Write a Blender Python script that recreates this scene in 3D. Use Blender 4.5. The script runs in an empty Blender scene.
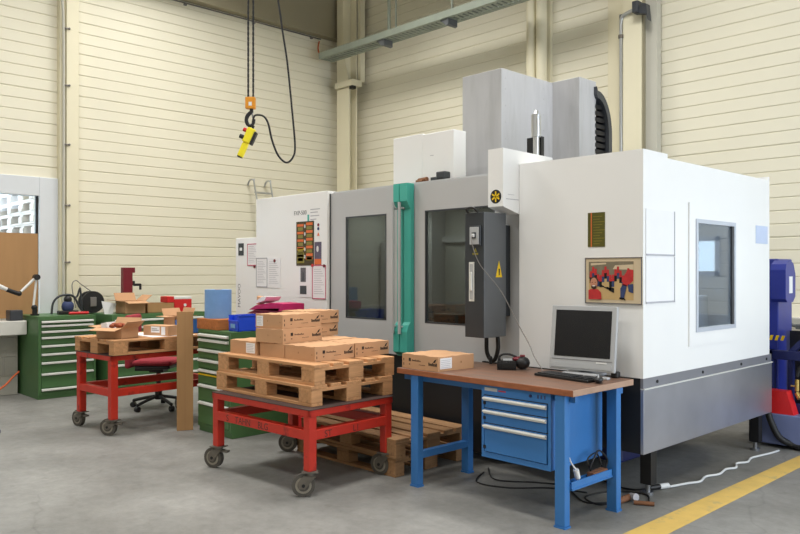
import bpy, bmesh, math, random
from mathutils import Vector, Matrix
random.seed(7)
S=bpy.context.scene; C=S.collection
PI=math.pi
def R(d): return d*PI/180
# ---------------------------------------------------------------- materials
def lin(c):
    c=c/255.0
    return c/12.92 if c<=.04045 else ((c+.055)/1.055)**2.4
def rgb(r,g,b,a=1): return (lin(r),lin(g),lin(b),a)
def mat(name,col,rough=.5,metal=0,var=.06,vs=6,bump=0,bs=60,spec=.5,stretch=None,dirt=None,coat=0):
    m=bpy.data.materials.new(name); m.use_nodes=True
    nt=m.node_tree; N=nt.nodes; L=nt.links; p=N['Principled BSDF']
    c=rgb(*col)
    p.inputs['Roughness'].default_value=rough; p.inputs['Metallic'].default_value=metal
    p.inputs['Specular IOR Level'].default_value=spec; p.inputs['Coat Weight'].default_value=coat
    tc=N.new('ShaderNodeTexCoord'); mp=N.new('ShaderNodeMapping'); L.new(tc.outputs['Object'],mp.inputs['Vector'])
    if stretch: mp.inputs['Scale'].default_value=stretch
    nz=N.new('ShaderNodeTexNoise'); nz.inputs['Scale'].default_value=vs; nz.inputs['Detail'].default_value=4
    L.new(mp.outputs[0],nz.inputs['Vector'])
    rp=N.new('ShaderNodeMapRange'); rp.inputs['From Min'].default_value=.3; rp.inputs['From Max'].default_value=.7
    rp.inputs['To Min'].default_value=1-var; rp.inputs['To Max'].default_value=1+var
    L.new(nz.outputs['Fac'],rp.inputs['Value'])
    mx=N.new('ShaderNodeVectorMath'); mx.operation='SCALE'; mx.inputs[0].default_value=c[:3]
    L.new(rp.outputs[0],mx.inputs['Scale']); out=mx.outputs[0]
    if dirt:   # (colour, scale, threshold, softness)
        dc,ds,dt,dw=dirt
        n2=N.new('ShaderNodeTexNoise'); n2.inputs['Scale'].default_value=ds; n2.inputs['Detail'].default_value=6; n2.inputs['Roughness'].default_value=.65
        L.new(mp.outputs[0],n2.inputs['Vector'])
        r2=N.new('ShaderNodeMapRange'); r2.inputs['From Min'].default_value=dt; r2.inputs['From Max'].default_value=dt+dw
        L.new(n2.outputs['Fac'],r2.inputs['Value'])
        mm=N.new('ShaderNodeMix'); mm.data_type='RGBA'; L.new(r2.outputs[0],mm.inputs[0]); L.new(out,mm.inputs[6]); mm.inputs[7].default_value=rgb(*dc)
        out=mm.outputs[2]
    L.new(out,p.inputs['Base Color'])
    if bump:
        nb=N.new('ShaderNodeTexNoise'); nb.inputs['Scale'].default_value=bs; nb.inputs['Detail'].default_value=3; L.new(mp.outputs[0],nb.inputs['Vector'])
        bp=N.new('ShaderNodeBump'); bp.inputs['Strength'].default_value=bump; bp.inputs['Distance'].default_value=.01
        L.new(nb.outputs['Fac'],bp.inputs['Height']); L.new(bp.outputs[0],p.inputs['Normal'])
    return m
def glass(name,tint,trans,rough=.02,refl=1.0):
    m=bpy.data.materials.new(name); m.use_nodes=True; nt=m.node_tree; N=nt.nodes; L=nt.links
    for n in list(N): N.remove(n)
    o=N.new('ShaderNodeOutputMaterial'); t=N.new('ShaderNodeBsdfTransparent'); g=N.new('ShaderNodeBsdfGlossy')
    t.inputs[0].default_value=tuple(v*trans for v in rgb(*tint)[:3])+(1,)
    g.inputs['Roughness'].default_value=rough; g.inputs['Color'].default_value=(refl,refl,refl,1)
    f=N.new('ShaderNodeFresnel'); ge=N.new('ShaderNodeNewGeometry'); mr=N.new('ShaderNodeMapRange')
    mr.inputs['To Min'].default_value=1.5; mr.inputs['To Max'].default_value=1/1.5; L.new(ge.outputs['Backfacing'],mr.inputs['Value']); L.new(mr.outputs[0],f.inputs['IOR'])
    x=N.new('ShaderNodeMixShader'); L.new(f.outputs[0],x.inputs[0]); L.new(t.outputs[0],x.inputs[1]); L.new(g.outputs[0],x.inputs[2]); L.new(x.outputs[0],o.inputs[0])
    return m
def woodmat(name,col,axis='X',var=.16,dirt=(95,72,50)):
    st={'X':(1.2,14,14),'Y':(14,1.2,14),'Z':(14,14,1.2)}[axis]
    m=mat(name,col,.75,0,var,3,.25,8,.2,stretch=st,dirt=(dirt,1.6,.56,.25))
    return m
M={}
def mk(k,*a,**kw): M[k]=mat(k,*a,**kw)
mk('wall',(230,225,205),.38,var=.02,vs=1.2,spec=.35,dirt=((216,208,182),1.1,.66,.3))
mk('wall_deep',(214,208,186),.6,var=.02)
mk('column',(226,219,192),.5,var=.03,vs=2)
mk('column_grey',(190,188,176),.5,var=.03,vs=2)
mk('fascia',(148,140,116),.6,var=.04,vs=2)
mk('block',(176,174,166),.9,var=.07,vs=5,bump=.4,bs=40)
mk('ledge',(204,203,196),.7,var=.04)
mk('frame_white',(214,218,222),.4,var=.02)
mk('frame_grey',(190,196,208),.4,metal=.2,var=.02)
mk('alu',(200,202,204),.32,metal=.9,var=.03)
mk('alu_soft',(232,232,228),.38,metal=.35,var=.02)
mk('steel',(150,152,156),.35,metal=.9,var=.05)
mk('m_white',(236,236,235),.38,var=.012,vs=2,spec=.4)
mk('m_grey',(184,185,186),.4,var=.02,vs=2,spec=.4)
mk('tower_grey',(184,184,186),.45,var=.05,vs=3,spec=.4,stretch=(4,4,.6),dirt=((168,168,168),2.2,.5,.3))
mk('teal',(70,172,158),.4,var=.03)
mk('dark_panel',(58,61,66),.4,var=.03)
mk('cab_grey',(92,95,98),.42,var=.02)
mk('cab_black',(48,52,57),.42,var=.02)
mk('skirt_shaded',(30,32,36),.5,var=.04)  # near-black puts the shade under the bench into the skirt colour
mk('black',(22,22,24),.5,var=.05)
mk('rubber',(26,26,27),.6,var=.05)
mk('green',(70,108,64),.42,var=.05,vs=3)
mk('green_dark',(44,70,44),.5,var=.05,vs=3)
mk('red',(192,46,28),.45,var=.12,vs=5,dirt=((120,24,22),5,.56,.12))
mk('rust',(64,44,38),.75,var=.2,vs=8,dirt=((60,44,40),6,.5,.2))
mk('blue',(54,116,182),.4,var=.04,vs=3)
mk('blue_dark',(36,92,158),.45,var=.04,vs=3)
mk('bin_blue',(32,76,214),.4,var=.03)
mk('roll_blue',(116,156,206),.9,var=.04,vs=12,bump=.2,bs=30)
mk('navy',(40,52,140),.35,var=.05)
mk('navy_dark',(24,32,84),.45,var=.08)
mk('carton',(194,152,116),.85,var=.05,vs=5,spec=.15,bump=.1,bs=30)
mk('carton_dark',(152,112,80),.85,var=.05,vs=5,spec=.15)
mk('cardboard',(172,134,94),.85,var=.04,vs=4,spec=.15,stretch=(3,3,.4))
mk('ink',(48,36,28),.8,var=.05)
mk('ink_grey',(105,104,108),.8,var=.03)
mk('ink_pale',(176,176,182),.8,var=.03)
mk('paper',(234,234,236),.8,var=.015)
mk('paper_edge',(196,96,120),.7,var=.03)
mk('wheel',(78,74,68),.65,var=.12,vs=20,dirt=((60,56,52),16,.55,.2))
mk('zinc',(112,106,98),.5,metal=.45,var=.12,vs=16)
mk('hub',(140,134,122),.55,metal=.2,var=.15,vs=16)
mk('casing_grey',(206,210,216),.5,var=.04)
mk('orange',(222,146,36),.4,var=.05)
mk('yellow',(240,224,40),.4,var=.03)
mk('sign_yellow',(236,196,24),.45,var=.02)
mk('btn_red',(200,24,30),.35,var=.02)
mk('crimson',(112,18,36),.45,var=.04)
mk('chair_red',(150,44,56),.9,var=.12,vs=30,bump=.2)
mk('magenta',(190,28,96),.6,var=.08,vs=9)
mk('magenta_dark',(120,22,52),.6,var=.08,vs=9)
mk('silver_plastic',(176,178,180),.4,var=.02)
mk('screen',(26,26,30),.22,var=.03)
mk('keys',(34,35,38),.45,var=.04)
mk('white_plastic',(226,226,224),.4,var=.02)
mk('tray',(146,154,142),.5,metal=.2,var=.06)
mk('olive',(86,82,22),.5,var=.1,vs=9)
mk('olive_lt',(132,122,40),.5,var=.1,vs=9)
mk('pic_orange',(222,110,50),.6,var=.05)
mk('poster_dark',(66,56,22),.6,var=.2,vs=30)
mk('purple_grey',(92,84,104),.6,var=.2,vs=30)
mk('poster_frame',(206,188,158),.5,var=.02)
mk('photo_floor',(196,164,112),.6,var=.05,vs=20)
mk('photo_wall',(122,112,92),.6,var=.2,vs=20)
mk('photo_red',(186,42,44),.6,var=.15,vs=40)
mk('photo_blue',(48,62,104),.6,var=.1,vs=30)
mk('skin',(190,132,104),.6,var=.04)
mk('hair',(58,38,28),.8,var=.1)
mk('brass',(190,160,90),.35,metal=.7,var=.05)
mk('cable_white',(214,216,216),.5,var=.02)
mk('cable_grey',(120,116,112),.5,var=.03)
mk('orange_wire',(206,96,48),.6,var=.03)
mk('brown',(126,84,56),.8,var=.2,vs=14)
mk('redbox',(206,30,34),.5,var=.04)
mk('bottom_blue',(120,132,176),.35,metal=.2,var=.05)
mk('beige_box',(150,146,134),.5,var=.05)
mk('interior',(128,132,130),.5,var=.08,vs=3)
mk('interior_dark',(60,60,54),.5,var=.1,vs=3)
mk('interior_mid',(134,138,142),.5,var=.05,vs=3)
mk('skirt_steel',(186,188,198),.34,metal=.8,var=.1,vs=2.2,spec=.5)
mk('skirt_band',(140,141,148),.4,metal=.4,var=.03)
mk('reflection_paleblue',(190,204,232),.4,var=.03)
mk('contents',(150,74,44),.8,var=.4,vs=25)
mk('asphalt',(150,150,150),.9,var=.06)
for ax in 'XYZ': M['wood'+ax]=woodmat('pallet_wood_'+ax,(192,144,102),ax)
for ax in 'XYZ': M['woodd'+ax]=woodmat('shaded_pallet_wood_'+ax,(154,118,84),ax,dirt=(96,78,60))  # floor pallets: shadow behind the cart is darkened into the wood colour
M['wood_out']=mat('overlit_wood',(196,184,176),.8,var=.08,vs=5)  # pale tone puts the glaring outdoor daylight into the wood colour
M['plank']=woodmat('plank_wood',(176,108,62),'Y')
# worktop: oiled beech, scuffed
M['worktop']=mat('worktop_wood',(120,88,70),.5,0,.18,4,.1,20,.4,stretch=(1.2,12,12),dirt=((98,84,76),1.3,.44,.3))
M['worktop_edge']=mat('worktop_edge_wood',(150,92,62),.55,0,.16,4,.1,20,.3,stretch=(3,12,12))
M['worktop_end']=mat('worktop_end_wood',(172,142,122),.6,0,.1,6,.1,20,.3)
def floor_mat():
    m=bpy.data.materials.new('concrete_floor'); m.use_nodes=True; nt=m.node_tree; N=nt.nodes; L=nt.links; p=N['Principled BSDF']
    tc=N.new('ShaderNodeTexCoord')
    def noise(s,d=5,r=.6):
        n=N.new('ShaderNodeTexNoise'); n.inputs['Scale'].default_value=s; n.inputs['Detail'].default_value=d; n.inputs['Roughness'].default_value=r
        L.new(tc.outputs['Object'],n.inputs['Vector']); return n.outputs['Fac']
    def ramp(src,a,b,ca,cb):
        r=N.new('ShaderNodeValToRGB'); r.color_ramp.elements[0].position=a; r.color_ramp.elements[1].position=b
        r.color_ramp.elements[0].color=ca; r.color_ramp.elements[1].color=cb; L.new(src,r.inputs[0]); return r.outputs[0]
    def mult(a,b,f=1):
        x=N.new('ShaderNodeMix'); x.data_type='RGBA'; x.blend_type='MULTIPLY'; x.inputs[0].default_value=f; L.new(a,x.inputs[6]); L.new(b,x.inputs[7]); return x.outputs[2]
    base=ramp(noise(.9,6,.62),.32,.7,rgb(112,111,107),rgb(148,147,143))
    fine=ramp(noise(14,5,.7),.3,.7,(.80,.80,.80,1),(1.06,1.06,1.06,1))
    spots=ramp(noise(5.5,4,.6),.62,.70,(1,1,1,1),(.80,.79,.77,1))
    c=mult(mult(base,fine,.9),spots,.8)
    v=N.new('ShaderNodeTexVoronoi'); v.feature='DISTANCE_TO_EDGE'; v.inputs['Scale'].default_value=.33
    w=N.new('ShaderNodeVectorMath'); w.operation='ADD'; nn=N.new('ShaderNodeTexNoise'); nn.inputs['Scale'].default_value=2; L.new(tc.outputs['Object'],nn.inputs['Vector'])
    sc=N.new('ShaderNodeVectorMath'); sc.operation='SCALE'; sc.inputs['Scale'].default_value=.35; L.new(nn.outputs['Color'],sc.inputs[0])
    L.new(tc.outputs['Object'],w.inputs[0]); L.new(sc.outputs[0],w.inputs[1]); L.new(w.outputs[0],v.inputs['Vector'])
    cr=ramp(v.outputs['Distance'],.0,.004,(.72,.72,.72,1),(1,1,1,1)); c=mult(c,cr,.5)
    L.new(c,p.inputs['Base Color'])
    rr=N.new('ShaderNodeMapRange'); rr.inputs['To Min'].default_value=.42; rr.inputs['To Max'].default_value=.66; L.new(noise(3),rr.inputs['Value']); L.new(rr.outputs[0],p.inputs['Roughness'])
    p.inputs['Specular IOR Level'].default_value=.4
    bp=N.new('ShaderNodeBump'); bp.inputs['Strength'].default_value=.12; bp.inputs['Distance'].default_value=.01; L.new(noise(40),bp.inputs['Height']); L.new(bp.outputs[0],p.inputs['Normal'])
    return m
M['floor']=floor_mat()
M['line']=mat('floor_line_paint',(208,174,92),.6,var=.07,vs=7,dirt=((176,156,104),9,.56,.14))
M['pane']=glass('clear_pane',(235,245,250),1.0)
M['pane_dark']=glass('smoked_pane',(186,190,186),.85,rough=.03,refl=1.0)
M['pane_side']=glass('side_pane',(215,225,235),.9,rough=.03,refl=1.0)
# ---------------------------------------------------------------- mesh builder
class B:
    def __init__(s): s.bm=bmesh.new(); s.smooth=False
    def _add(s,verts,faces,mi=0,smooth=False):
        vs=[s.bm.verts.new(v) for v in verts]
        for f in faces:
            try:
                q=s.bm.faces.new([vs[i] for i in f]); q.material_index=mi; q.smooth=smooth
            except ValueError: pass
        return s
    def merge(s,t,mi=0,smooth=False,mtx=None):
        if mtx is not None: bmesh.ops.transform(t,matrix=mtx,verts=t.verts)
        t.verts.index_update()
        s._add([v.co.copy() for v in t.verts],[[v.index for v in f.verts] for f in t.faces],mi,smooth); t.free(); return s
    def box(s,x0,x1,y0,y1,z0,z1,mi=0,bev=0,mtx=None):
        t=bmesh.new()
        vs=[t.verts.new((x,y,z)) for x in(min(x0,x1),max(x0,x1)) for y in(min(y0,y1),max(y0,y1)) for z in(min(z0,z1),max(z0,z1))]
        for f in((0,1,3,2),(4,6,7,5),(0,4,5,1),(2,3,7,6),(0,2,6,4),(1,5,7,3)): t.faces.new([vs[i] for i in f])
        if bev: bmesh.ops.bevel(t,geom=t.edges[:],offset=bev,segments=2,affect='EDGES',profile=.5)
        return s.merge(t,mi,False,mtx)
    def cyl(s,p0,p1,r,seg=16,mi=0,r2=None,smooth=True):
        p0=Vector(p0);p1=Vector(p1);d=p1-p0; q=d.to_track_quat('Z','Y').to_matrix()
        r2=r if r2 is None else r2
        a=[p0+q@Vector((r*math.cos(2*PI*i/seg),r*math.sin(2*PI*i/seg),0)) for i in range(seg)]
        b=[p1+q@Vector((r2*math.cos(2*PI*i/seg),r2*math.sin(2*PI*i/seg),0)) for i in range(seg)]
        s._add(a+b,[(i,(i+1)%seg,seg+(i+1)%seg,seg+i) for i in range(seg)],mi,smooth)
        s._add(a,[tuple(reversed(range(seg)))],mi); s._add(b,[tuple(range(seg))],mi); return s
    def tube(s,pts,r,seg=8,mi=0,sub=6,cyc=False):
        P=[Vector(p) for p in pts]
        if sub>1 and len(P)>2:
            Q=[]; n=len(P)
            for i in range(n if cyc else n-1):
                g=(lambda k:P[k%n]) if cyc else (lambda k:P[max(0,min(n-1,k))])
                a,b,c,d=g(i-1),g(i),g(i+1),g(i+2)
                for j in range(sub):
                    t=j/sub; Q.append(.5*((2*b)+(c-a)*t+(2*a-5*b+4*c-d)*t*t+(3*b-a-3*c+d)*t**3))
            if not cyc: Q.append(P[-1])
            P=Q
        n=len(P); rings=[]; up=None
        for i in range(n):
            d=(P[(i+1)%n]-P[i-1]) if cyc else (P[min(i+1,n-1)]-P[max(i-1,0)])
            d.normalize()
            if up is None: up=Vector((0,0,1)) if abs(d.z)<.9 else Vector((1,0,0))
            u=(up-d*up.dot(d)); u.normalize(); up=u; w=d.cross(u)
            rr=r[min(i*len(r)//n,len(r)-1)] if isinstance(r,(list,tuple)) else r
            rings.append([P[i]+u*rr*math.cos(2*PI*k/seg)+w*rr*math.sin(2*PI*k/seg) for k in range(seg)])
        V=[v for q in rings for v in q]; F=[]
        for i in range(n if cyc else n-1):
            j=(i+1)%n
            for k in range(seg): F.append((i*seg+k,i*seg+(k+1)%seg,j*seg+(k+1)%seg,j*seg+k))
        if not cyc: F.append(tuple(reversed(range(seg)))); F.append(tuple(range((n-1)*seg,n*seg)))
        return s._add(V,F,mi,True)
    def prism(s,poly,a0,a1,axis='Y',mi=0,smooth=False,mtx=None):
        # poly in the two other axes: axis Y -> (x,z), X -> (y,z), Z -> (x,y)
        def p(u,v,a): return {'Y':(u,a,v),'X':(a,u,v),'Z':(u,v,a)}[axis]
        n=len(poly); V=[p(u,v,a0) for u,v in poly]+[p(u,v,a1) for u,v in poly]
        if mtx is not None: V=[mtx@Vector(v) for v in V]
        s._add(V,[(i,(i+1)%n,n+(i+1)%n,n+i) for i in range(n)],mi,smooth)
        s._add(V[:n],[tuple(range(n))],mi); s._add(V[n:],[tuple(range(n))],mi); return s
    def quad(s,*v,mi=0): return s._add(list(v),[tuple(range(len(v)))],mi)
    def ball(s,c,r,mi=0,sc=(1,1,1),seg=16):
        t=bmesh.new(); bmesh.ops.create_uvsphere(t,u_segments=seg,v_segments=seg//2,radius=r)
        return s.merge(t,mi,True,Matrix.Translation(Vector(c))@Matrix.Diagonal((*sc,1)))
    def build(s,name,mats,parent=None,off=None,recalc=True):
        if recalc: bmesh.ops.recalc_face_normals(s.bm,faces=s.bm.faces[:])
        if off is None and parent is not None: off=parent.get('_o')
        if off is not None: bmesh.ops.translate(s.bm,vec=-Vector(off),verts=s.bm.verts)
        me=bpy.data.meshes.new(name); s.bm.to_mesh(me); s.bm.free()
        for m in (mats if isinstance(mats,(list,tuple)) else [mats]): me.materials.append(M[m] if isinstance(m,str) else m)
        o=bpy.data.objects.new(name,me); C.objects.link(o)
        if parent is not None:
            o.parent=parent
            if parent.get('_o') is not None: o['_o']=list(parent['_o'])
        return o
def thing(name,label,cat,loc=(0,0,0),rz=0,group=None,world=False):
    o=bpy.data.objects.new(name,None); o.empty_display_size=.1; C.objects.link(o); o.location=loc; o.rotation_euler=(0,0,R(rz))
    o['label']=label; o['category']=cat
    if group: o['group']=group
    if world: o['_o']=list(loc)     # its parts are given in hall coordinates
    return o
def tag(o,label,cat,group=None,kind=None):
    o['label']=label; o['category']=cat
    if group: o['group']=group
    if kind: o['kind']=kind
    return o
def single(name,b,mats,label,cat,loc,group=None):
    o=b.build(name,mats,None,off=loc); o.location=loc; return tag(o,label,cat,group)
def struct(name,b,mats,parent=None):
    o=b.build(name,mats,parent); o['kind']='structure'; return o
def copytree(o,parent=None):
    c=o.copy(); C.objects.link(c); c.parent=parent
    for ch in list(o.children): copytree(ch,c)
    return c
FY=Matrix(((1,0,0),(0,0,1),(0,1,0)))       # text facing -Y  (x->X, y->Z)
def text_mesh(b,s,size,org,face='Y',mi=0,rot=0,depth=.0006):
    cu=bpy.data.curves.new('t','FONT'); cu.body=s; cu.size=size; cu.extrude=depth/2; cu.align_x='LEFT'
    o=bpy.data.objects.new('t',cu); C.objects.link(o); bpy.context.view_layer.update()
    me=bpy.data.meshes.new_from_object(o.evaluated_get(bpy.context.evaluated_depsgraph_get()))
    bpy.data.objects.remove(o); bpy.data.curves.remove(cu)
    c,sn=math.cos(R(rot)),math.sin(R(rot)); V=[]
    for v in me.vertices:
        x,y,z=v.co; x,y=x*c-y*sn,x*sn+y*c
        V.append({'Y':(org[0]+x,org[1]-z,org[2]+y),'X':(org[0]+z,org[1]+x,org[2]+y),'Z':(org[0]+x,org[1]+y,org[2]+z)}[face])
    b._add(V,[tuple(p.vertices) for p in me.polygons],mi); bpy.data.meshes.remove(me); return b
# ================================================================ SETTING
XL=-10.4; YB=8.65; ZC=7.5; X1=2.6; Y0=-9.0
b=B(); b.box(XL-.3,X1+.3,Y0-.3,YB+.3,-.2,0); struct('floor',b,'floor')
b=B(); b.prism([(-2.335,2.0),(-2.12,2.0),(-2.12,YB-.25),(-2.235,YB-.25)],0,.002,'Z'); o=b.build('floor_marking_line','line'); tag(o,'yellow painted marking line on the concrete floor beside the machine','floor marking'); o['kind']='structure'
PITCH=1/7; ZG=2.345
def zprofile(z0,z1):
    out=[(z0,0)]; k=math.ceil((z0+.02-ZG)/PITCH)
    while ZG+k*PITCH<z1-.02:
        z=ZG+k*PITCH; w,dp=(.011,.009) if k%7==4 else (.009,.0075)
        out+=[(z-w,0),(z-w*.45,dp),(z+w*.45,dp),(z+w,0)]; k+=1
    out.append((z1,0)); return out
def panel_wall(b,side,a0,a1,z0,z1):
    pr=zprofile(z0,z1)
    for (za,da),(zb,db) in zip(pr,pr[1:]):
        mi=1 if (da>0 and db>0) else 0
        if side=='L': b.quad((XL-da,a0,za),(XL-da,a1,za),(XL-db,a1,zb),(XL-db,a0,zb),mi=mi)
        else: b.quad((a0,YB+da,za),(a1,YB+da,za),(a1,YB+db,zb),(a0,YB+db,zb),mi=mi)
    if side=='L': b.box(XL-.15,XL-.022,a0,a1,z0,z1)
    else: b.box(a0,a1,YB+.022,YB+.15,z0,z1)
ZB=1.06
b=B(); panel_wall(b,'L',Y0,1.55,.85,ZC); panel_wall(b,'L',1.55,3.705,2.775,ZC); panel_wall(b,'L',3.705,YB,.85,ZC)
struct('wall_left',b,['wall','wall_deep'])
b=B(); panel_wall(b,'B',XL,-1.31,ZB,ZC); panel_wall(b,'B',-1.31,.3,ZB,1.5); panel_wall(b,'B',-1.31,.3,1.95,ZC); panel_wall(b,'B',.3,X1,ZB,ZC)
struct('wall_back',b,['wall','wall_deep'])
b=B(); b.box(X1,X1+.2,Y0,YB,0,ZC); struct('wall_right',b,'wall')
b=B(); b.box(XL,X1,Y0-.2,Y0,0,ZC); struct('wall_front',b,'wall')
b=B(); b.box(XL-.2,X1+.2,Y0-.2,YB+.2,ZC,ZC+.2); struct('ceiling',b,'fascia')
# block plinths below the panels, with mortar courses
def blocks(b,side,a0,a1,z1,off,z0=0):
    bw,bh=.49,.24; k=0; z=z0
    while z<z1-.01:
        h=min(bh,z1-z); a=a0-(bw/2 if k%2 else 0)
        while a<a1:
            p,q=max(a,a0)+.005,min(a+bw,a1)-.005
            if q-p>.02:
                if side=='L': b.box(XL-.15,XL+off,p,q,z+.005,z+h-.005)
                else: b.box(p,q,YB-off,YB+.15,z+.005,z+h-.005)
            a+=bw
        z+=h; k+=1
    if side=='L': b.box(XL-.16,XL+off-.012,a0,a1,z0,z1,mi=1)
    else: b.box(a0,a1,YB-off+.012,YB+.16,z0,z1,mi=1)
b=B(); blocks(b,'L',Y0,3.17,.76,.16); blocks(b,'L',3.17,YB-.2,.85,.02); struct('trim_1',b,['block','ledge'])
b=B(); blocks(b,'B',XL+.1,X1,ZB,.2); struct('trim_2',b,['block','ledge'])
b=B(); b.box(XL-.15,XL+.44,Y0,3.19,.765,.94,bev=.01); b.box(XL-.15,XL+.03,3.19,3.72,.85,.95); struct('trim_3',b,'ledge')   # concrete sill slab
b=B(); b.box(XL,XL+.16,Y0,YB,5.58,ZC); struct('trim_4',b,'fascia')            # recessed band above the panels
# corner column (rolled section with corbel bracket)
b=B(); b.box(-10.16,-9.84,8.28,8.30,0,4.66); b.box(-10.16,-9.84,8.44,8.46,0,7.3); b.box(-10.01,-9.99,8.3,8.44,0,7.3)
b.prism([(-10.16,4.78),(-9.86,4.78),(-10.0,5.4),(-10.0,7.3),(-10.16,7.3)],8.28,8.30,'Y')
b.box(-10.17,-9.72,8.24,8.46,4.68,4.78); b.box(-9.82,-9.74,8.27,8.35,4.63,4.68,mi=1)
b.box(-9.82,-9.75,8.46,8.56,4.78,7.3); struct('trim_5',b,['column','black'])
# pipe column behind the tower
b=B(); b.box(-6.36,-5.99,8.60,8.66,0,7.4)
b.cyl((-6.24,8.52,0),(-6.24,8.52,7.4),.075,20); b.cyl((-6.08,8.52,0),(-6.08,8.52,7.4),.075,20); struct('trim_6',b,'column')
# right column: flashing strip plus boxed column
b=B(); b.box(-5.13,-4.82,8.62,8.66,0,7.4); b.box(-4.80,-4.56,8.42,8.60,0,7.4); b.box(-4.545,-4.40,8.50,8.60,0,7.4,mi=1); b.box(-4.565,-4.545,8.44,8.60,0,7.4,mi=2); struct('trim_7',b,['column','column_grey','fascia'])
# left column next to the window
b=B(); b.box(XL,-10.25,3.775,3.935,.9,7.4,bev=.006); b.box(XL,-10.3,3.705,3.775,.9,7.4); struct('trim_8',b,'column')
# window in the left wall, white frame
w=B(); x=-10.36
w.box(XL-.1,x,3.47,3.705,.957,2.775,bev=.006); w.box(XL-.1,x,1.55,3.47,2.53,2.775,bev=.006); w.box(XL-.1,x,1.55,1.75,.957,2.53); w.box(XL-.1,x,1.75,3.47,.957,1.02)
w.box(XL-.1,x+.02,1.54,3.715,.93,.957)
wo=struct('window_1',w,'frame_white')
g=B(); g.box(XL-.06,XL-.05,1.75,3.47,1.02,2.53); g=g.build('window_pane','pane',wo); g['kind']='structure'
g=B(); g.box(XL-.048,XL-.01,3.44,3.47,1.02,2.53); g=g.build('window_gasket','black',wo); g['kind']='structure'
w=B(); 
for a in((-1.31,-1.26),(-.53,-.48),(.25,.3)): w.box(a[0],a[1],YB-.02,YB+.1,1.5,1.95)
w.box(-1.31,.3,YB-.02,YB+.1,1.5,1.55); w.box(-1.31,.3,YB-.02,YB+.1,1.9,1.95)
wo=struct('window_2',w,'frame_white')
g=B(); g.box(-1.26,.25,YB+.04,YB+.05,1.55,1.9); g=g.build('window_pane','pane',wo); g['kind']='structure'
b=B(); b.box(-40,XL-.31,-30,40,-.22,-.02); struct('ground',b,'asphalt')
# ================================================================ THINGS
# ---- pallets
def pallet(label,loc,rz,group,wood='wood',cat='pallet',h=.144):
    t=thing('wooden_pallet',label,cat,loc,rz,group)
    X,Y=M[wood+'X'],M[wood+'Y']; s=h/.144
    for y,w_ in((-.35,.1),(0,.145),(.35,.1)):
        b=B(); b.box(-.6,.6,y-w_/2,y+w_/2,0,.022*s,bev=.003); b.build('bottom_board',X,t)
    for xx in(-.5275,0,.5275):
        for y in(-.35,0,.35):
            wy=.145 if y==0 else .1
            b=B(); b.box(xx-.0725,xx+.0725,y-wy/2,y+wy/2,.022*s,.1*s,bev=.004); b.build('block',Y if (xx+y)%2 else X,t)
        b=B(); b.box(xx-.0725,xx+.0725,-.4,.4,.1*s,.122*s,bev=.002); b.build('stringer_board',Y,t)
    for y,w_ in((-.3275,.145),(-.17,.1),(0,.145),(.17,.1),(.3275,.145)):
        b=B(); j=random.uniform(-.006,.006); b.box(-.6+j,.6+j,y-w_/2,y+w_/2,.122*s,.144*s,bev=.003); b.build('deck_board',X,t)
    return t
# ---- casters
def caster(par,p,swivel,r=.08,brake=False):
    mt=Matrix.Translation(Vector(p))@Matrix.Rotation(R(swivel),4,'Z')
    def pt(x,y,z): return mt@Vector((x,y,z))
    top=p[2]  # plate height
    f=B(); f.box(-.055,.055,-.045,.045,-.008,0,mtx=mt); f.cyl(pt(0,0,-.03),pt(0,0,-.008),.032,14)
    for s in(-1,1):
        poly=[(-.045,-.028),(.045,-.028),(.082,-(top-r)+.022),(.078,-(top-r)-.022),(.035,-(top-r)-.026),(-.02,-.055)]
        f.prism(poly,s*.027-.003,s*.027+.003,'Y',mtx=mt)
    f.box(-.035,.035,-.03,.03,-.036,-.03,mtx=mt)
    if brake: f.box(-.09,-.02,-.02,.02,-.045,-.03,mtx=mt)
    o=f.build('caster','zinc',par)
    w_=B(); c=pt(.045,0,-(top-r)); ax=(mt.to_3x3()@Vector((0,1,0)))
    w_.cyl(c-ax*.02,c+ax*.02,r,28,0); w_.cyl(c-ax*.022,c+ax*.022,r*.70,24,3); w_.cyl(c-ax*.024,c+ax*.024,r*.50,20,0); w_.cyl(c-ax*.028,c+ax*.028,r*.28,16,3); w_.cyl(c-ax*.034,c+ax*.034,.012,10,2)
    w_.build('wheel',['wheel','zinc','black','hub'],o)
    return o
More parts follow.
